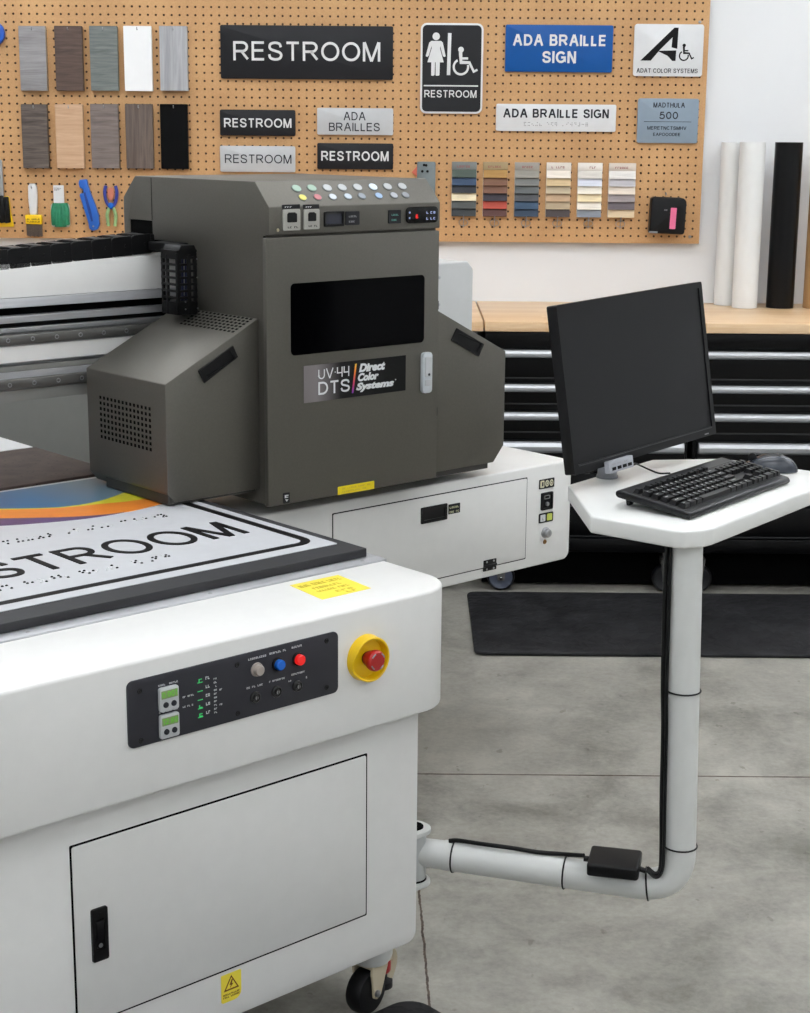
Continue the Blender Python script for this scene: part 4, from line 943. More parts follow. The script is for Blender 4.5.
b = B(); cyl(b, (UL + .022, 2.740, 1.399), (UL + .022, 2.7385, 1.399), .0035, seg=14); P.part('housing_screw', b, paint('brassy_screw', (180, 170, 140), .3, .7), parent=ph)
b = B(); cyl(b, (UR2 - .012, 2.740, 1.410), (UR2 - .012, 2.7385, 1.410), .0035, seg=14); P.part('housing_screw', b, M['satin'], parent=ph)
# slanted strip of round stickers
sl = plane_mat((0, 2.740, 1.446), (1, 0, 0), (0, .048, .051)); SL = math.hypot(.048, .051)
RIM = paint('button_rim_grey', (84, 86, 86), .4)
cw, cg, cr, cyw, cb = (168, 171, 172), (132, 160, 140), (168, 88, 92), (206, 196, 76), (140, 166, 198)
for row, xs, cs in ((.69, (2.146, 2.187, 2.229, 2.270, 2.313, 2.357, 2.399, 2.442), (cg, cg, cw, cw, cw, (204, 218, 232), cw, cw)),
                    (.33, (2.149, 2.189, 2.230, 2.272, 2.311, 2.359, 2.403, 2.437), (cyw, cr, (186, 192, 198), (172, 184, 194), (126, 134, 142), cb, (160, 164, 170), (130, 134, 138)))):
    for x, c in zip(xs, cs):
        big = row > .5
        b = B(); prism(b, ell(x, row * SL, .0130 if big else .0114, .0108 if big else .0097, 20), 'z', -.0002, .0010, .0002, 1, mat=sl); P.part('button_rim', b, RIM, parent=ph)
        b = B(); prism(b, ell(x, row * SL, .0112 if big else .0094, .0090 if big else .0078, 20), 'z', -.0002, .0022, .0006, 1, mat=sl)
        st = P.part('round_button', b, paint('button_%d_%d_%d' % c, c, .3, var=.0), parent=ph)
# front fascia devices
hf = 2.740
for xa, xb, za, zb_ in ((2.083, 2.129, 1.397, 1.4405), (2.138, 2.180, 1.398, 1.4395)):
    b = B(); prism(b, rr(xa, xb, za, zb_, .003, 3), 'y', hf - .003, hf + .001, .0008, 1); P.part('card_reader', b, paint('reader_grey', (160, 158, 150), .4), parent=ph)
    b = B(); prism(b, rr(xa + .011, xb - .010, za + .017, zb_ - .008, .002, 3), 'y', hf - .0042, hf - .002); prism(b, rr(xa + .013, xb - .014, za + .019, zb_ - .006, .002, 3), 'y', hf - .0046, hf - .002); P.part('reader_slot', b, M['black'], parent=ph)
    b = B(); marks(b, xa + .012, xb - .006, za + .005, za + .011, FR(0, hf - .003, 0), 5, 1, 7); P.part('reader_print', b, M['inkdark'], parent=ph)
    b = B(); prism(b, rr(xa, xb, zb_ + .0015, zb_ + .010, .001, 2), 'y', hf - .001, hf + .001); P.part('reader_label', b, M['signblack'], parent=ph)
    b = B(); marks(b, xa + .006, xb - .008, zb_ + .0035, zb_ + .0075, FR(0, hf - .001, 0), 5, 1, 17); P.part('reader_label_print', b, M['ink'], parent=ph)
b = B(); frame(b, rr(2.193, 2.247, 1.402, 1.4335, .003, 3), rr(2.198, 2.242, 1.407, 1.4285, .001, 3), 'y', hf - .003, hf + .001); P.part('display_bezel', b, M['black'], parent=ph)
b = B(); prism(b, rr(2.197, 2.243, 1.406, 1.4295, .001, 3), 'y', hf - .001, hf + .001); P.part('small_display', b, paint('dark_lcd', (40, 42, 52), .2), parent=ph)
for xa, xb in ((2.252, 2.290), (2.373, 2.409)):
    b = B(); prism(b, rr(xa, xb, 1.4035, 1.4325, .002, 3), 'y', hf - .002, hf + .001); P.part('fascia_label', b, M['signblack'], parent=ph)
    b = B(); marks(b, xa + .008, xb - .007, 1.420, 1.426, FR(0, hf - .002, 0), 5, 1, 3); marks(b, xa + .008, xb - .007, 1.409, 1.415, FR(0, hf - .002, 0), 4, 1, 4); P.part('fascia_print', b, M['inkdim'] if xa < 2.3 else paint('teal_print', (90, 150, 140), .5), parent=ph)
b = B(); prism(b, rr(2.424, 2.518, 1.402, 1.4375, .010, 5), 'y', hf - .004, hf + .001, .001, 2); P.part('digital_controller', b, M['blackgloss'], parent=ph)
b = B(); text(b, '8', 2.450, 2.457, 1.412, 1.422, FR(0, hf - .0042, 0)); prism(b, ell(2.453, 1.417, .0032), 'y', hf - .0044, hf - .004); P.part('red_indicator', b, M['ledr'], parent=ph)
b = B()
for x in (2.486, 2.498, 2.507): marks(b, x - .004, x + .003, 1.422, 1.430, FR(0, hf - .004, 0), 1, 1, int(x * 1000)); marks(b, x - .004, x + .003, 1.409, 1.417, FR(0, hf - .004, 0), 1, 1, int(x * 1001))
for z in (1.412, 1.424): marks(b, 2.430, 2.436, z, z + .006, FR(0, hf - .004, 0), 1, 1, int(z * 100))
P.part('controller_digits', b, M['ledw'], parent=ph)
# front door
b = B(); prism(b, rr(2.041, 2.526, .815, 1.3835, .002, 2), 'y', 2.740, 2.7525, .0012, 2); fd = P.part('front_door', b, M['dark'], label='tall dark grey front door')
df = 2.740
b = B(); prism(b, rr(2.103, 2.482, 1.135, 1.287, .010, 4), 'y', df - .001, df + .001); P.part('door_window', b, M['glass'], parent=fd, label='black glass window')
b = B(); prism(b, rr(2.1365, 2.4275, 1.030, 1.110, .001, 2), 'y', df - .001, df + .001); P.part('name_plate', b, M['plate'], parent=fd)
b = B(); F_ = FR(0, df - .001, 0)
text(b, 'UV·44', 2.176, 2.262, 1.078, 1.100, F_, bold=-.006, depth=.0006); text(b, 'DTS', 2.176, 2.264, 1.044, 1.072, F_, bold=.012, depth=.0006)
for s, xa, xb, za, zb_ in (('Direct', 2.290, 2.366, 1.083, 1.102), ('Color', 2.287, 2.347, 1.063, 1.081), ('Systems', 2.282, 2.392, 1.039, 1.060)): text(b, s, xa, xb, za, zb_, F_, bold=.05, depth=.0006, shear=.25)
cyl(b, (2.397, df - .001, 1.0575), (2.397, df - .0016, 1.0575), .0015, seg=8)
P.part('name_lettering', b, M['signwhite'], parent=fd)
b = B(); prism(b, [(2.2695, 1.039), (2.2740, 1.039), (2.2835, 1.103), (2.2790, 1.103)], 'y', df - .0017, df - .0008); P.part('rainbow_slash', b, M['slash'], parent=fd)
b = B(); prism(b, rr(2.473, 2.5015, 1.019, 1.112, .008, 5), 'y', df - .010, df + .001, .002, 2); dh = P.part('door_handle', b, paint('handle_silver', (196, 201, 205), .35, .2), parent=fd, label='silver swing handle')
b = B(); prism(b, rr(2.4775, 2.497, 1.056, 1.102, .002, 3), 'y', df - .0125, df - .009, .001, 1); cyl(b, (2.4875, df - .010, 1.062), (2.4875, df - .0135, 1.062), .0055, seg=18); box(b, 2.478, 2.497, df - .013, df - .009, 1.036, 1.050, .002); P.part('handle_lever', b, M['signgrey'], parent=fd)
b = B(); cyl(b, (2.4875, df - .0132, 1.062), (2.4875, df - .0142, 1.062), .0032, seg=14); P.part('handle_keyhole', b, M['inkdark'], parent=fd)
b = B(); prism(b, rr(2.2305, 2.336, .815, .8335, .001, 2), 'y', df - .0008, df + .001); P.part('yellow_strip_label', b, paint('bright_yellow_label', (236, 214, 20), .5), parent=fd)
b = B(); marks(b, 2.242, 2.330, .8262, .8312, FR(0, df - .0008, 0), 17, 1, 8); marks(b, 2.242, 2.312, .8192, .8242, FR(0, df - .0008, 0), 13, 1, 9); P.part('label_print', b, M['yprint'], parent=fd)
b = B(); prism(b, rr(2.0785, 2.0965, .8175, .8405, .002, 2), 'y', df - .0008, df + .001); P.part('small_emblem', b, M['signblack'], parent=fd)
b = B(); prism(b, [(2.083, .836), (2.093, .8355), (2.093, .8335), (2.087, .8332), (2.087, .8315), (2.092, .8312), (2.092, .8295), (2.087, .8293), (2.083, .829)], 'y', df - .0014, df - .0006); prism(b, [(2.084, .8265), (2.0925, .825), (2.088, .821)], 'y', df - .0014, df - .0006); P.part('emblem_mark', b, M['ink'], parent=fd)
b = B(); box(b, UR2 - .0005, UR2 + .004, 2.745, 2.751, 1.205, 1.225, .001); box(b, UR2 - .0005, UR2 + .004, 2.745, 2.751, .96, .98, .001); P.part('door_hinge', b, M['black'], parent=fd)

# side pods of the print head
def pod(sg, pts, base, va, vb):
    b = B(); prism(b, pts, 'y', va, vb, .0025, 2, ang=.25)
    p = P.part('side_pod', b, M['dark'], label='slanted dark grey side pod')
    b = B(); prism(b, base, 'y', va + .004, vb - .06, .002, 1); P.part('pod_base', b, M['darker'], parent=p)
    return p
lp = pod(-1, [(1.8125, .870), (1.831, .848), (2.048, .848), (2.048, 1.2145), (1.8125, 1.0962)], [(1.817, .8425), (2.04, .8425), (2.04, .868), (1.817, .868)], 2.78, 3.088)
rp = pod(1, [(2.529, .8165), (2.752, .8165), (2.786, .856), (2.786, 1.086), (2.529, 1.2145)], [(2.535, .803), (2.738, .803), (2.738, .822), (2.535, .822)], 2.78, 3.075)
def recess(parent, q, f):
    cx = sum(a for a, _ in q) / 4; cz = sum(c for _, c in q) / 4
    ins = lambda k: [(cx + (a - cx) * k, cz + (c - cz) * (k - .16)) for a, c in q]
    b = B(); frame(b, q, ins(.86), 'y', f - .004, f + .0005); prism(b, ins(.98), 'y', f - .0006, f + .0004)
    h = P.part('grip_recess', b, M['black'], parent=parent, label='black sunken hand grip')
recess(lp, [(1.893, 1.117), (1.980, 1.162), (1.992, 1.138), (1.907, 1.091)], 2.78)
recess(rp, [(2.604, 1.127), (2.620, 1.153), (2.709, 1.109), (2.692, 1.081)], 2.78)
b = B()
for i in range(14):
    for j in range(8):
        y = 2.836 + i * .0148; z = .950 + j * .0122
        box(b, 1.8118, 1.813, y, y + .0068, z, z + .0066)
P.part('vent_holes', b, M['gap'], parent=lp)
sm = plane_mat((1.8125, 0, 1.0962), (2.048 - 1.8125, 0, 1.2145 - 1.0962), (0, 1, 0))
b = B(); cl = math.hypot(2.044 - 1.8105, 1.2135 - 1.0962)
for i in range(14):
    for j in range(6):
        y = 2.794 + i * .0148; x = cl * .775 + j * .0104 * 1.0
        box(b, x, x + .0055, y, y + .0085, -.001, .0003, mat=sm)
P.part('vent_slots', b, M['gap'], parent=lp)

# cable tower between the pod and the housing
b = B(); x0, x1, y0, y1, z0, z1 = 1.979, 2.031, 2.978, 3.040, 1.208, 1.357
for x in (x0, x1 - .007):
    for y in (y0, y1 - .007): box(b, x, x + .007, y, y + .007, z0, z1 - .016, .001)
prism(b, [(x0, z1 - .020), (x0 + .012, z1), (x1 - .006, z1), (x1, z1 - .012), (x1, z1 - .024), (x0, z1 - .026)], 'y', y0, y1, .001, 1)
for k in range(10):
    z = z0 + .006 + k * .0142
    box(b, x0, x1, y0, y0 + .005, z, z + .005)
    box(b, x0, x0 + .005, y0, y1, z, z + .005)
box(b, x0 + .028, x0 + .036, y0 - .001, y0 + .005, z0, z1 - .02, .001); box(b, x0 - .001, x0 + .005, y0 + .036, y0 + .043, z0, z1 - .02, .001)
box(b, x0, x1, y0, y1, z0, z0 + .028, .001)
tw = P.part('cable_tower', b, M['black'])
b = B()
for dx, dy in ((.030, .026), (.042, .030)): tube(b, [(x0 + dx, y0 + dy, z0 + .02), (x0 + dx + .002, y0 + dy, z1 - .02)], .003, 8)
P.part('inner_cables', b, paint('blue_cable', (26, 34, 78), .4), parent=tw)
b = B()
for z in (z0 + .012, z1 - .03, z1 - .07): cyl(b, (x0 + .052, y0, z), (x0 + .052, y0 - .001, z), .002, seg=8)
for z in (z0 + .012, z0 + .028): cyl(b, (x0 + .02, y0, z), (x0 + .02, y0 - .001, z), .002, seg=8)
P.part('tower_screw', b, M['satin'], parent=tw)

# ================================================================== WORK LYING ON THE BED
b = B(); prism(b, rr(.35, 1.917, 2.268, 3.84, .002, 2), 'z', .822, .8385, .0015, 2)
single('rubber_bed_mat', b, paint('bed_mat_rubber', (36, 36, 39), .55, var=.14, vs=50, bmp=.15), 'black rubber mat covering the printer bed under the printed sheet', 'mat', (1.1, 3.05, .822), machine=True)
ZS = .8402
SH = Thing('printed_sign_sheet', 'large white printed RESTROOM sheet with braille and a rainbow swoosh on the printer bed', 'sign', (1.33, 2.74, .8386), machine=True)
b = B(); prism(b, rr(.42, 1.894, 2.326, 3.142, .004, 2), 'z', .8387, ZS, .0004, 1); SH.part('sheet', b, M['sheet'])
t = B(); ribbon(t, [(.45, 2.3665), (1.30, 2.3665)] + [(1.832 + .032 * sin(a), 2.3985 - .032 * cos(a)) for a in (k * pi / 20 for k in range(11))] + [(1.864, 2.98)], .0185, .0006); b = B(); merge(b, t, UP(0, 0, ZS)); SH.part('border_line', b, M['inkblack'])
b = B(); text(b, 'RESTROOM', 1.107, 1.815, 2.500, 2.613, UP(0, 0, ZS), depth=.0012, bold=-.006); SH.part('lettering', b, M['inkblack'])
rnd = random.Random(5); bd = B(); bw_ = B()
for row, u0, n, y in ((0, 1.20, 27, 2.716), (1, 1.20, 22, 2.437)):
    for k in range(n):
        u = u0 + k * .0215
        if (row == 0 and k % 6 == 3) or (row == 1 and k % 5 == 4) or (row == 1 and u > 1.60): continue
        for i in range(2):
            for j in range(3):
                q = rnd.random()
                if q < .6:
                    lathe(bd if q < .38 else bw_, [(.0027, 0), (.0023, .0014), (.0010, .0021), (0, .0022)], (u + i * .0085 + rnd.uniform(-.001, .001), y + j * .0100, ZS), (0, 0, 1), 8)
SH.part('braille_dots', bd, M['inkblack']); SH.part('braille_dots_clear', bw_, M['signwhite'])
def band(lo, hi, name, mat, z):
    """printed band between two curves over u"""
    us = [1.0 + k * .02 for k in range(46)]
    def ev(c, u):
        P_ = spline([(a, v, 0) for a, v in c], 10)
        for p, q in zip(P_, P_[1:]):
            if p.x <= u <= q.x: return p.y + (q.y - p.y) * (u - p.x) / max(1e-6, q.x - p.x)
        return P_[0].y if u < P_[0].x else P_[-1].y
    pts = [(u, ev(lo, u)) for u in us if ev(hi, u) - ev(lo, u) > .0006] ; pts2 = [(u, ev(hi, u)) for u in us if ev(hi, u) - ev(lo, u) > .0006]
    t = B(); A = [t.verts.new((p[0], p[1], z)) for p in pts]; C2 = [t.verts.new((p[0], p[1], z)) for p in pts2]
    for k in range(len(A) - 1): t.faces.new((A[k], A[k + 1], C2[k + 1], C2[k]))
    r_ = bmesh.ops.extrude_face_region(t, geom=list(t.faces)); 
    for v in r_['geom']:
        if isinstance(v, bmesh.types.BMVert): v.co.z -= .0004
    bmesh.ops.recalc_face_normals(t, faces=t.faces); b = B(); merge(b, t); SH.part(name, b, mat)
cpur = [(1.0, 3.10), (1.30, 2.95), (1.47, 2.856), (1.61, 2.806), (1.72, 2.800), (1.80, 2.812), (1.90, 2.84)]
cora = [(1.0, 3.12), (1.36, 3.0), (1.50, 2.912), (1.62, 2.832), (1.72, 2.801), (1.80, 2.8125), (1.90, 2.8405)]
cyel = [(1.0, 3.125), (1.40, 3.09), (1.54, 2.978), (1.64, 2.918), (1.72, 2.898), (1.80, 2.880), (1.90, 2.888)]
cblu = [(1.0, 3.126), (1.40, 3.10), (1.545, 2.986), (1.64, 2.926), (1.72, 2.920), (1.80, 2.950), (1.90, 3.01)]
ctop = [(1.0, 3.128), (1.3, 3.128), (1.6, 3.128), (1.9, 3.128)]
band(cpur, cora, 'purple_band', M['ppur'], ZS + .0005)
band(cora, cyel, 'orange_band', M['pora'], ZS + .0005)
band(cyel, cblu, 'yellow_band', M['pyel'], ZS + .0005)
band(cblu, ctop, 'blue_band', M['blueprint'], ZS + .0005)
b = B(); prism(b, rr(.5, 1.918, 3.150, 3.520, .004, 2), 'z', .8387, .8447, .001, 1)
single('foam_sheet', b, M['foam'], 'dark brown pitted foam sheet on the printer bed beyond the rainbow print', 'sheet', (1.2, 3.33, .8387), machine=True)
b = B(); prism(b, rr(.5, 1.921, 3.535, 3.80, .004, 2), 'z', .8387, .8430, .001, 1)
single('blank_panel', b, M['signwhite'], 'blank white panel at the far end of the printer bed', 'panel', (1.2, 3.66, .8387), machine=True)

# ================================================================== DESK ARM, MONITOR, KEYBOARD, MOUSE
DR = math.atan2(.79, .613); DF = Matrix.Rotation(DR, 4, 'Z'); DFi = DF.inverted()
def L(x, y, z): return DFi @ Vector((x, y, z))              # world point into the desk frame
ZD = .945
K = Thing('swivel_desk', 'white octagonal side desk on a bent grey pipe hinged to the printer', 'desk', (2.46, 1.29, 0), fr=DF)
b = B(); prism(b, [(2.405, 1.290), (2.412, 1.272), (2.440, 1.252), (2.465, 1.247), (2.93, 1.247), (3.033, 1.325), (3.033, 1.520), (2.925, 1.627), (2.604, 1.627), (2.407, 1.455)], 'z', .914, ZD, .004, 3, ang=.15)
K.part('desk_top', b, M['deskwhite'])
def w2l(pts): return [L(*p) for p in pts]
r = .0280
top = Vector((.4865, 2.735, .914)); el = Vector((.5005, 2.733, .372)) ; hz = Vector((.408, 2.752, .279)); st = Vector((.079, 2.8417, .279))
c0 = Vector((.4995, 2.718, .276))
bend = [el + (c0 - el) * t * 1.0 for t in ()]
def arc(a, c, e, n=12): return [a * (1 - t) ** 2 * 1 + c * 2 * t * (1 - t) + e * t * t for t in (k / n for k in range(n + 1))]
el2 = Vector((.4985, 2.720, .345)); hz2 = Vector((.430, 2.733, .2775))
path = [tuple(st), tuple(st * .5 + hz2 * .5)] + [tuple(p) for p in arc(hz2, c0, el2)] + [tuple(el2 * .5 + top * .5), tuple(top)]
b = B(); tube(b, w2l(path), r, 32); pp = K.part('bent_pipe', b, M['pipe'])
b = B(); p0, p1 = Vector((.034, 2.853, .279)), Vector((.080, 2.8415, .279)); tube(b, w2l([tuple(p0), tuple(p1)]), .0268, 28); K.part('pipe_collar', b, M['pipe'])
# hinge bracket on the cabinet's end, built along the machine
T2 = DFi @ MM
b = B()
for z in (.2230, .3270): prism(b, rr(1.8675, 1.937, 2.086, 2.150, (.0, .028, .028, 0), 6), 'z', z - .0045, z + .0045, .0015, 2, mat=T2)
prism(b, rr(1.8675, 1.876, 2.085, 2.155, .001, 2), 'z', .2185, .3315, .0015, 1, mat=T2)
K.part('hinge_bracket', b, M['pipe'])
b = B(); tube(b, [T2 @ Vector((1.906, 2.118, .2280)), T2 @ Vector((1.906, 2.118, .3220))], .0245, 24); K.part('hinge_knuckle', b, paint('hinge_metal', (186, 188, 188), .35, .3))
b = B()
for z in (.2278, .3190): tube(b, [T2 @ Vector((1.906, 2.118, z)), T2 @ Vector((1.906, 2.118, z + .0035))], .0256, 24)
tube(b, [T2 @ Vector((1.906, 2.118, .3316)), T2 @ Vector((1.906, 2.118, .3340))], .019, 20)
K.part('hinge_washer', b, M['gap'])

# cable ties around the pipe
def tie(p, d, where, rad=.0290):
    d = Vector(d).normalized(); p = Vector(p); n = d.orthogonal().normalized(); q = d.cross(n)
    b = B(); tube(b, [tuple(p + n * rad * cos(a) + q * rad * sin(a)) for a in (2 * pi * k / 28 for k in range(29))], .0016, 8, rx=.0016)
    single('cable_tie', b, M['black'], 'black cable tie around the grey pipe, ' + where, 'cable tie', tuple(p), 'black cable ties on the desk pipe')
ad = (hz2 - st)
tie((.098, 2.8367, .279), ad, 'beside the hinge collar', .0300)
tie((.300, 2.7740, .2780), (hz2 - st), 'midway along the horizontal arm', .0300)
tie((.444, 2.7295, .2785), (1, -.2, .12), 'just before the bend', .0300)
tie((.4982, 2.7208, .358), (0, 0, 1), 'just above the bend', .0300)
tie((.4919, 2.7285, .648), (0, 0, 1), 'halfway up the upright', .0300)

# power adapter on the arm
A2 = Matrix.Translation((.383, 2.728, .3075)) @ Matrix.Rotation(-.235, 4, 'Z') @ Matrix.Rotation(radians(4), 4, 'X')
b = B(); prism(b, rr(-.046, .046, -.037, .037, .006, 4), 'z', 0, .024, .004, 3, mat=Matrix.Identity(4)); 
pa = Thing('power_adapter', 'black power adapter brick resting on the horizontal pipe', 'power adapter', (0, 0, 0), fr=A2); pa.part('brick', b, M['black'])
b = B(); tube(b, [(-.046, .004, .012), (-.056, .004, .012)], .0055, 10); pa.part('strain_relief', b, M['bezel'])
b = B(); tube(b, [(.046, -.008, .010), (.058, -.010, .008)], .005, 10); pa.part('strain_relief', b, M['bezel'])
# cables
b = B(); tube(b, spline([(.088, 2.838, .309), (.105, 2.832, .3125), (.15, 2.815, .3135), (.20, 2.800, .3135), (.25, 2.788, .3110), (.29, 2.780, .3115), (.330, 2.752, .3215)], 8), .0042, 10)
single('power_cable', b, M['black'], 'black cable lying along the horizontal pipe left of the adapter', 'cable', (.2, 2.80, .31))
b = B(); tube(b, spline([(.440, 2.712, .3170), (.452, 2.700, .3120), (.462, 2.704, .3200), (.464, 2.715, .3600), (.4615, 2.722, .45), (.4590, 2.725, .58), (.4555, 2.726, .648), (.4530, 2.727, .74), (.4515, 2.728, .85), (.452, 2.729, .912)], 8), .0042, 10)
tube(b, spline([(.438, 2.706, .3160), (.452, 2.694, .3080), (.463, 2.694, .3200), (.4660, 2.702, .3600), (.4645, 2.709, .47), (.4625, 2.712, .58), (.4600, 2.714, .648), (.4590, 2.718, .74), (.4575, 2.72, .85), (.457, 2.722, .912)], 8), .0030, 8)
single('power_cable', b, M['black'], 'pair of black cables running up the left of the upright pipe', 'cable', (.455, 2.72, .32))

# ------------------------------------------------------------------ monitor
yaw, tilt, ro = .722, .153, .026
d = Vector((sin(yaw), cos(yaw), 0)); nn = Vector((-cos(yaw), sin(yaw), 0)); up = Vector((0, 0, 1)) * cos(tilt) + nn * sin(tilt)
X = d * cos(ro) + up * sin(ro); Z = -d * sin(ro) + up * cos(ro); Y = Z.cross(X)
MF = Matrix(((X.x, Y.x, Z.x, .482), (X.y, Y.y, Z.y, 3.170), (X.z, Y.z, Z.z, .985), (0, 0, 0, 1)))
mo = Thing('computer_monitor', 'wide black flat computer monitor, switched off, on the side desk', 'monitor', (0, 0, 0), fr=MF)
W2, H = .2525, .3165
b = B(); frame(b, rr(-W2, W2, 0, H, .004, 3), rr(-W2 + .013, W2 - .013, .0175, H - .012, .001, 3), 'y', -.0, .010); prism(b, rr(-W2, W2, 0, H, .004, 3), 'y', .006, .024, .002, 2)
mo.part('bezel', b, M['bezel'])
b = B(); prism(b, rr(-W2 + .0125, W2 - .0125, .017, H - .0115, .001, 2), 'y', .0022, .0065); mo.part('screen', b, M['screen'], label='dark switched-off screen')
b = B(); prism(b, rr(-W2 + .03, W2 - .03, .02, H - .03, .02, 4), 'y', .023, .048, .008, 3); mo.part('back_shell', b, M['bezel'])
b = B(); box(b, -W2 + .016, W2 - .016, -.0007, .001, .0145, .0162); mo.part('bezel_groove', b, paint('groove_grey', (66, 66, 68), .4))
b = B(); box(b, W2 - .045, W2 - .030, -.0008, .001, .004, .0062, .0003); mo.part('power_light', b, M['inkdim'])
# stand: puck, neck, mount
MFi = MF.inverted(); bp = Vector((.394, 3.125, ZD + .0003))
b = B(); q = [MFi @ (bp + Vector((0, 0, h))) for h in (0, .004, .018, .022)]
for (i, ra, rb) in ((0, .0215, .0215), (1, .0195, .0185), (2, .0185, .016)): cyl(b, q[i], q[i + 1], ra, rb, 28)
mo.part('stand_base', b, paint('stand_grey', (136, 138, 144), .35, .2))
b = B(); n1 = bp + Vector((0, 0, .02)); tube(b, [MFi @ p for p in (n1, n1 + Vector((0, 0, .06)), n1 + Vector((-.005, .005, .10)))] , .009, 14)
tube(b, spline([MFi @ (n1 + Vector((-.005, .005, .09))), (-.02, .075, .10), (0, .050, .14)], 6), .010, 14); mo.part('stand_neck', b, M['satin'])
b = B(); box(b, -.05, .05, .046, .056, .10, .19, .003); mo.part('mount_plate', b, M['black'])

# usb hub clipped under the screen
hb = Thing('usb_hub', 'small light grey four port USB hub clipped to the lower left monitor edge', 'usb hub', (-.118, -.008, -.0135), fr=MF)
b = B(); prism(b, rr(-.158, -.0775, -.0135, .0095, .002, 3), 'y', -.013, -.0009, .0012, 2); box(b, -.130, -.105, -.001, .010, -.0135, -.0008, .001); hb.part('hub_body', b, M['hub'])
for k in range(4):
    x = -.150 + k * .0178; b = B(); box(b, x, x + .0125, -.0136, -.0125, -.0090, -.0030); hb.part('usb_port', b, M['inkblack'])
b = B(); marks(b, -.150, -.120, .002, .005, FR(0, -.013, 0), 8, 1, 5); marks(b, -.108, -.088, .001, .0055, FR(0, -.013, 0), 3, 1, 6); hb.part('hub_print', b, M['inkdim'])
b = B(); tube(b, spline([(.437, 3.110, .974), (.452, 3.15, .968), (.470, 3.19, .955), (.488, 3.18, .9485), (.500, 3.150, .9490), (.515, 3.118, .956)], 8), .0018, 8)
single('usb_cable', b, M['black'], 'thin black cable looping from the hub to behind the keyboard', 'cable', (.47, 3.16, .95))
b = B(); tube(b, spline([(.352, 3.040, .972), (.345, 3.07, .966), (.356, 3.105, .958), (.378, 3.135, .962), (.392, 3.16, .985)], 8), .0016, 8)
single('usb_cable', b, M['black'], 'thin black cable behind the left end of the hub', 'cable', (.36, 3.1, .96))

# ------------------------------------------------------------------ keyboard
KB = Thing('keyboard', 'full size black keyboard with raised rear feet on the side desk', 'keyboard', (2.68, 1.38, ZD), fr=DF)
s0, s1, t0, t1 = 2.489, 2.889, 1.302, 1.455
prof = [(t0 + .003, ZD + .0012), (t0, ZD + .006), (t0 + .004, ZD + .0125), (t0 + .012, ZD + .0143), (t1 - .006, ZD + .0335), (t1, ZD + .031), (t1 + .001, ZD + .024), (t1 - .004, ZD + .0195)]
b = B(); prism(b, prof, 'x', s0, s1, .004, 3, ang=.5); KB.part('case', b, M['kbody'])
slope = math.atan2(.0192, t1 - .006 - t0 - .012)
KT = Matrix.Translation((s0, t0 + .012, ZD + .0142)) @ Matrix.Rotation(slope, 4, 'X')
b = B(); box(b, .006, s1 - s0 - .006, .004, .112, -.002, .0007, .0005, mat=KT); KB.part('key_well', b, M['blackgloss'] if False else paint('key_well', (14, 14, 15), .5))
u = .01755
keys = []
r1 = [1] * 13 + [2]; r2 = [1.5] + [1] * 12 + [1.5]; r3 = [1.75] + [1] * 11 + [2.25]; r4 = [2.25] + [1] * 10 + [2.75]; r5 = [1.25, 1.25, 1.25, 6.25, 1.25, 1.25, 1.25, 1.25]
for row, lst in enumerate([r5, r4, r3, r2, r1]):
    x = .010
    for w in lst: keys.append((x, .006 + row * .0182, w * u, .0168)); x += w * u
fy = .006 + 5 * .0182 + .003
for x in (0, 2, 3, 4, 5, 6.5, 7.5, 8.5, 9.5, 11, 12, 13, 14): keys.append((.010 + x * u, fy, u, .0135))
nx = .010 + 15.3 * u
for k in range(3): keys.append((nx + k * u, .006, u, .0168))
keys.append((nx + u, .006 + .0182, u, .0168))
for r_ in (3, 4):
    for k in range(3): keys.append((nx + k * u, .006 + r_ * .0182, u, .0168))
mx = nx + 3.25 * u; mw_ = (s1 - s0 - .008 - mx) / 4
for k, w in ((0, 2), (2, 1)): keys.append((mx + k * mw_, .006, w * mw_, .0168))
for r_ in (1, 2, 3):
    for k in range(3): keys.append((mx + k * mw_, .006 + r_ * .0182, mw_, .0168))
for k in range(4): keys.append((mx + k * mw_, .006 + 4 * .0182, mw_, .0168))
keys.append((mx + 3 * mw_, .006, mw_, .0350)); keys.append((mx + 3 * mw_, .006 + 2 * .0182, mw_, .0350))
cache = {}
def keymesh(w, d):
    kk = (round(w, 5), round(d, 5))
    if kk not in cache:
        t = B(); g = .0008; tp = .0022; h = .0085
        lo = [(g, g), (w - g, g), (w - g, d - g), (g, d - g)]; hi = [(g + tp, g + .0012), (w - g - tp, g + .0012), (w - g - tp, d - g - .0030), (g + tp, d - g - .0030)]
        A = [t.verts.new((a, c, 0)) for a, c in lo]; C2 = [t.verts.new((a, c, h)) for a, c in hi]
        t.faces.new(A[::-1]); t.faces.new(C2)
        for k in range(4): t.faces.new((A[k], A[(k + 1) % 4], C2[(k + 1) % 4], C2[k]))
        dobev(t, .0012, 2, .3)
        me = bpy.data.meshes.new('key'); t.to_mesh(me); t.free(); me.materials.append(M['keycap'])
        me.polygons.foreach_set('use_smooth', [True] * len(me.polygons)); me.set_sharp_from_angle(angle=radians(40)); cache[kk] = me
    return cache[kk]
T0 = Matrix.Translation(-KB.o)
legend = B(); chars = '  ZXCVBNM,./ ' ; rl = ['', ' ZXCVBNM,./ ', ' ASDFGHJKL;', ' QWERTYUIOP[]', '`1234567890-=']
ci = 0; cnt = [len(r5), len(r4), len(r3), len(r2), len(r1)]
idx = 0
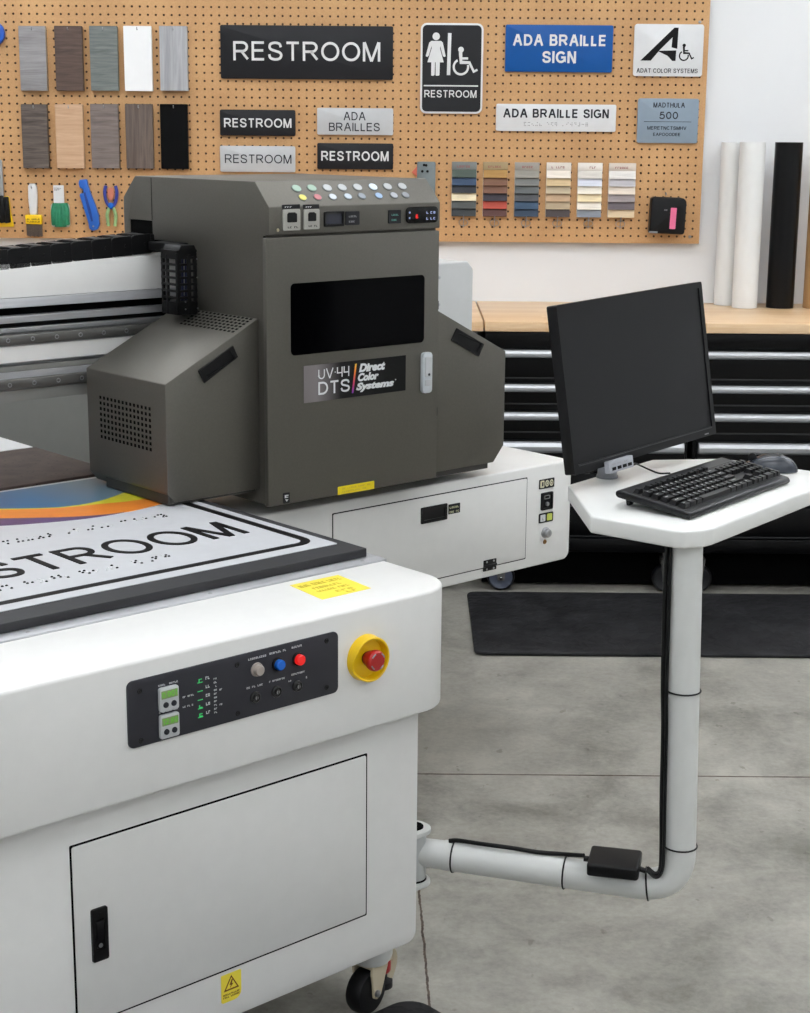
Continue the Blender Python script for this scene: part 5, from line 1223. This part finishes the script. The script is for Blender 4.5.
for row in range(5):
    for c in range(cnt[row]):
        x, y, w, d_ = keys[idx]; idx += 1
        if row and c < len(rl[row]) and rl[row][c] not in ' ':
            ch = rl[row][c]; hgt = .0042 if ch.isalnum() else .002
            text(legend, ch, x + w * .32, x + w * .32 + (.0032 if ch.isalnum() else .0015), y + .0075, y + .0075 + hgt, KT @ UP(0, 0, .0092), depth=.0002)
        elif w > u * 1.2 and w < u * 3:
            marks(legend, x + w * .25, x + w * .55, y + .008, y + .011, KT @ UP(0, 0, .0092), 3, 1, idx, .0002)
for x, y, w, d_ in keys:
    o = bpy.data.objects.new('key', keymesh(w, d_)); COL.objects.link(o); o.parent = KB.e
    o.matrix_local = T0 @ KT @ Matrix.Translation((x, y, .0006))
KB.part('key_legends', legend, M['ink'])
for s in (s0 + .03, s1 - .045):
    b = B(); prism(b, [(t1 - .012, ZD + .0005), (t1 - .006, ZD + .0005), (t1 - .002, ZD + .021), (t1 - .020, ZD + .019)], 'x', s, s + .014, .001, 1); KB.part('rear_foot', b, M['black'])
b = B()
for k in range(3): cyl(b, (0, 0, 0), (0, 0, .0006), .0012, seg=8, mat=KT @ Matrix.Translation((mx + .012 + k * .014, fy + .007, .0006)))
KB.part('lock_light', b, M['inkdim'])

# ------------------------------------------------------------------ mouse
MS = Matrix.Translation((.727, 3.203, ZD)) @ Matrix.Rotation(radians(-12), 4, 'Z')
ms_ = Thing('computer_mouse', 'dark grey rounded computer mouse behind the keyboard', 'mouse', (0, 0, 0), fr=MS)
def mouse_shell(sx, sy, h, z0, zoff=0, nu=36, nv=12):
    t = B(); rings = []
    for j in range(nv + 1):
        f = j / nv * pi / 2; rr0 = cos(f) ** .75; z = z0 + h * sin(f) ** .9
        ring = []
        for k in range(nu):
            a = 2 * pi * k / nu; cx, cy = cos(a), sin(a)
            ex_ = abs(cx) ** .85 * (1 if cx > 0 else -1); ey_ = abs(cy) ** .85 * (1 if cy > 0 else -1)
            taper = 1 - .12 * (ex_ + 1) / 2; x = sx * ex_ * rr0; 
            zz = z0 + (z - z0) * (1 - .38 * ((x / sx) - .25) ** 2 * (1 if x < .25 * sx else .6))
            ring.append(t.verts.new((x, sy * ey_ * rr0 * taper, zz)))
        rings.append(ring)
    t.faces.new(rings[0][::-1])
    for A, C2 in zip(rings, rings[1:]):
        for k in range(nu):
            j = (k + 1) % nu; t.faces.new((A[k], A[j], C2[j], C2[k]))
    bmesh.ops.remove_doubles(t, verts=t.verts, dist=1e-5); bmesh.ops.recalc_face_normals(t, faces=t.faces)
    b = B(); merge(b, t); return b
ms_.part('mouse_body', mouse_shell(.056, .032, .033, .0015), M['mousegrey'])
b = mouse_shell(.050, .0225, .0345, .002); ms_.part('top_shell', b, M['kbody'])
b = B(); cyl(b, (-.034, -.0035, .0262), (-.034, .0035, .0262), .0085, seg=20, bev=.001); ms_.part('scroll_wheel', b, M['tyre'])

# ================================================================== CAMERA AND LOOK
cd_ = bpy.data.cameras.new('camera'); cam = bpy.data.objects.new('camera', cd_); COL.objects.link(cam)
f_, pitch, roll = 1635.0, .22543, -.00853
fw = Vector((0, cos(pitch), -sin(pitch))); rt = Vector((1, 0, 0)); dn = Vector((0, -sin(pitch), -cos(pitch)))
r2 = rt * cos(roll) + dn * sin(roll); d2_ = rt * -sin(roll) + dn * cos(roll)
cam.matrix_world = Matrix(((r2.x, -d2_.x, -fw.x, 0), (r2.y, -d2_.y, -fw.y, 0), (r2.z, -d2_.z, -fw.z, 1.6), (0, 0, 0, 1)))
cd_.sensor_fit = 'HORIZONTAL'; cd_.sensor_width = 36; cd_.lens = f_ / 810 * 36; cd_.clip_start = .05; cd_.clip_end = 50
SC.camera = cam
w = bpy.data.worlds.new('world'); SC.world = w; w.use_nodes = True
w.node_tree.nodes['Background'].inputs[0].default_value = (.8, .85, .9, 1); w.node_tree.nodes['Background'].inputs[1].default_value = .3
vs = SC.view_settings; vs.view_transform = 'Standard'; vs.look = 'None'; vs.exposure = 0.0; vs.gamma = 1; vs.use_curve_mapping = False
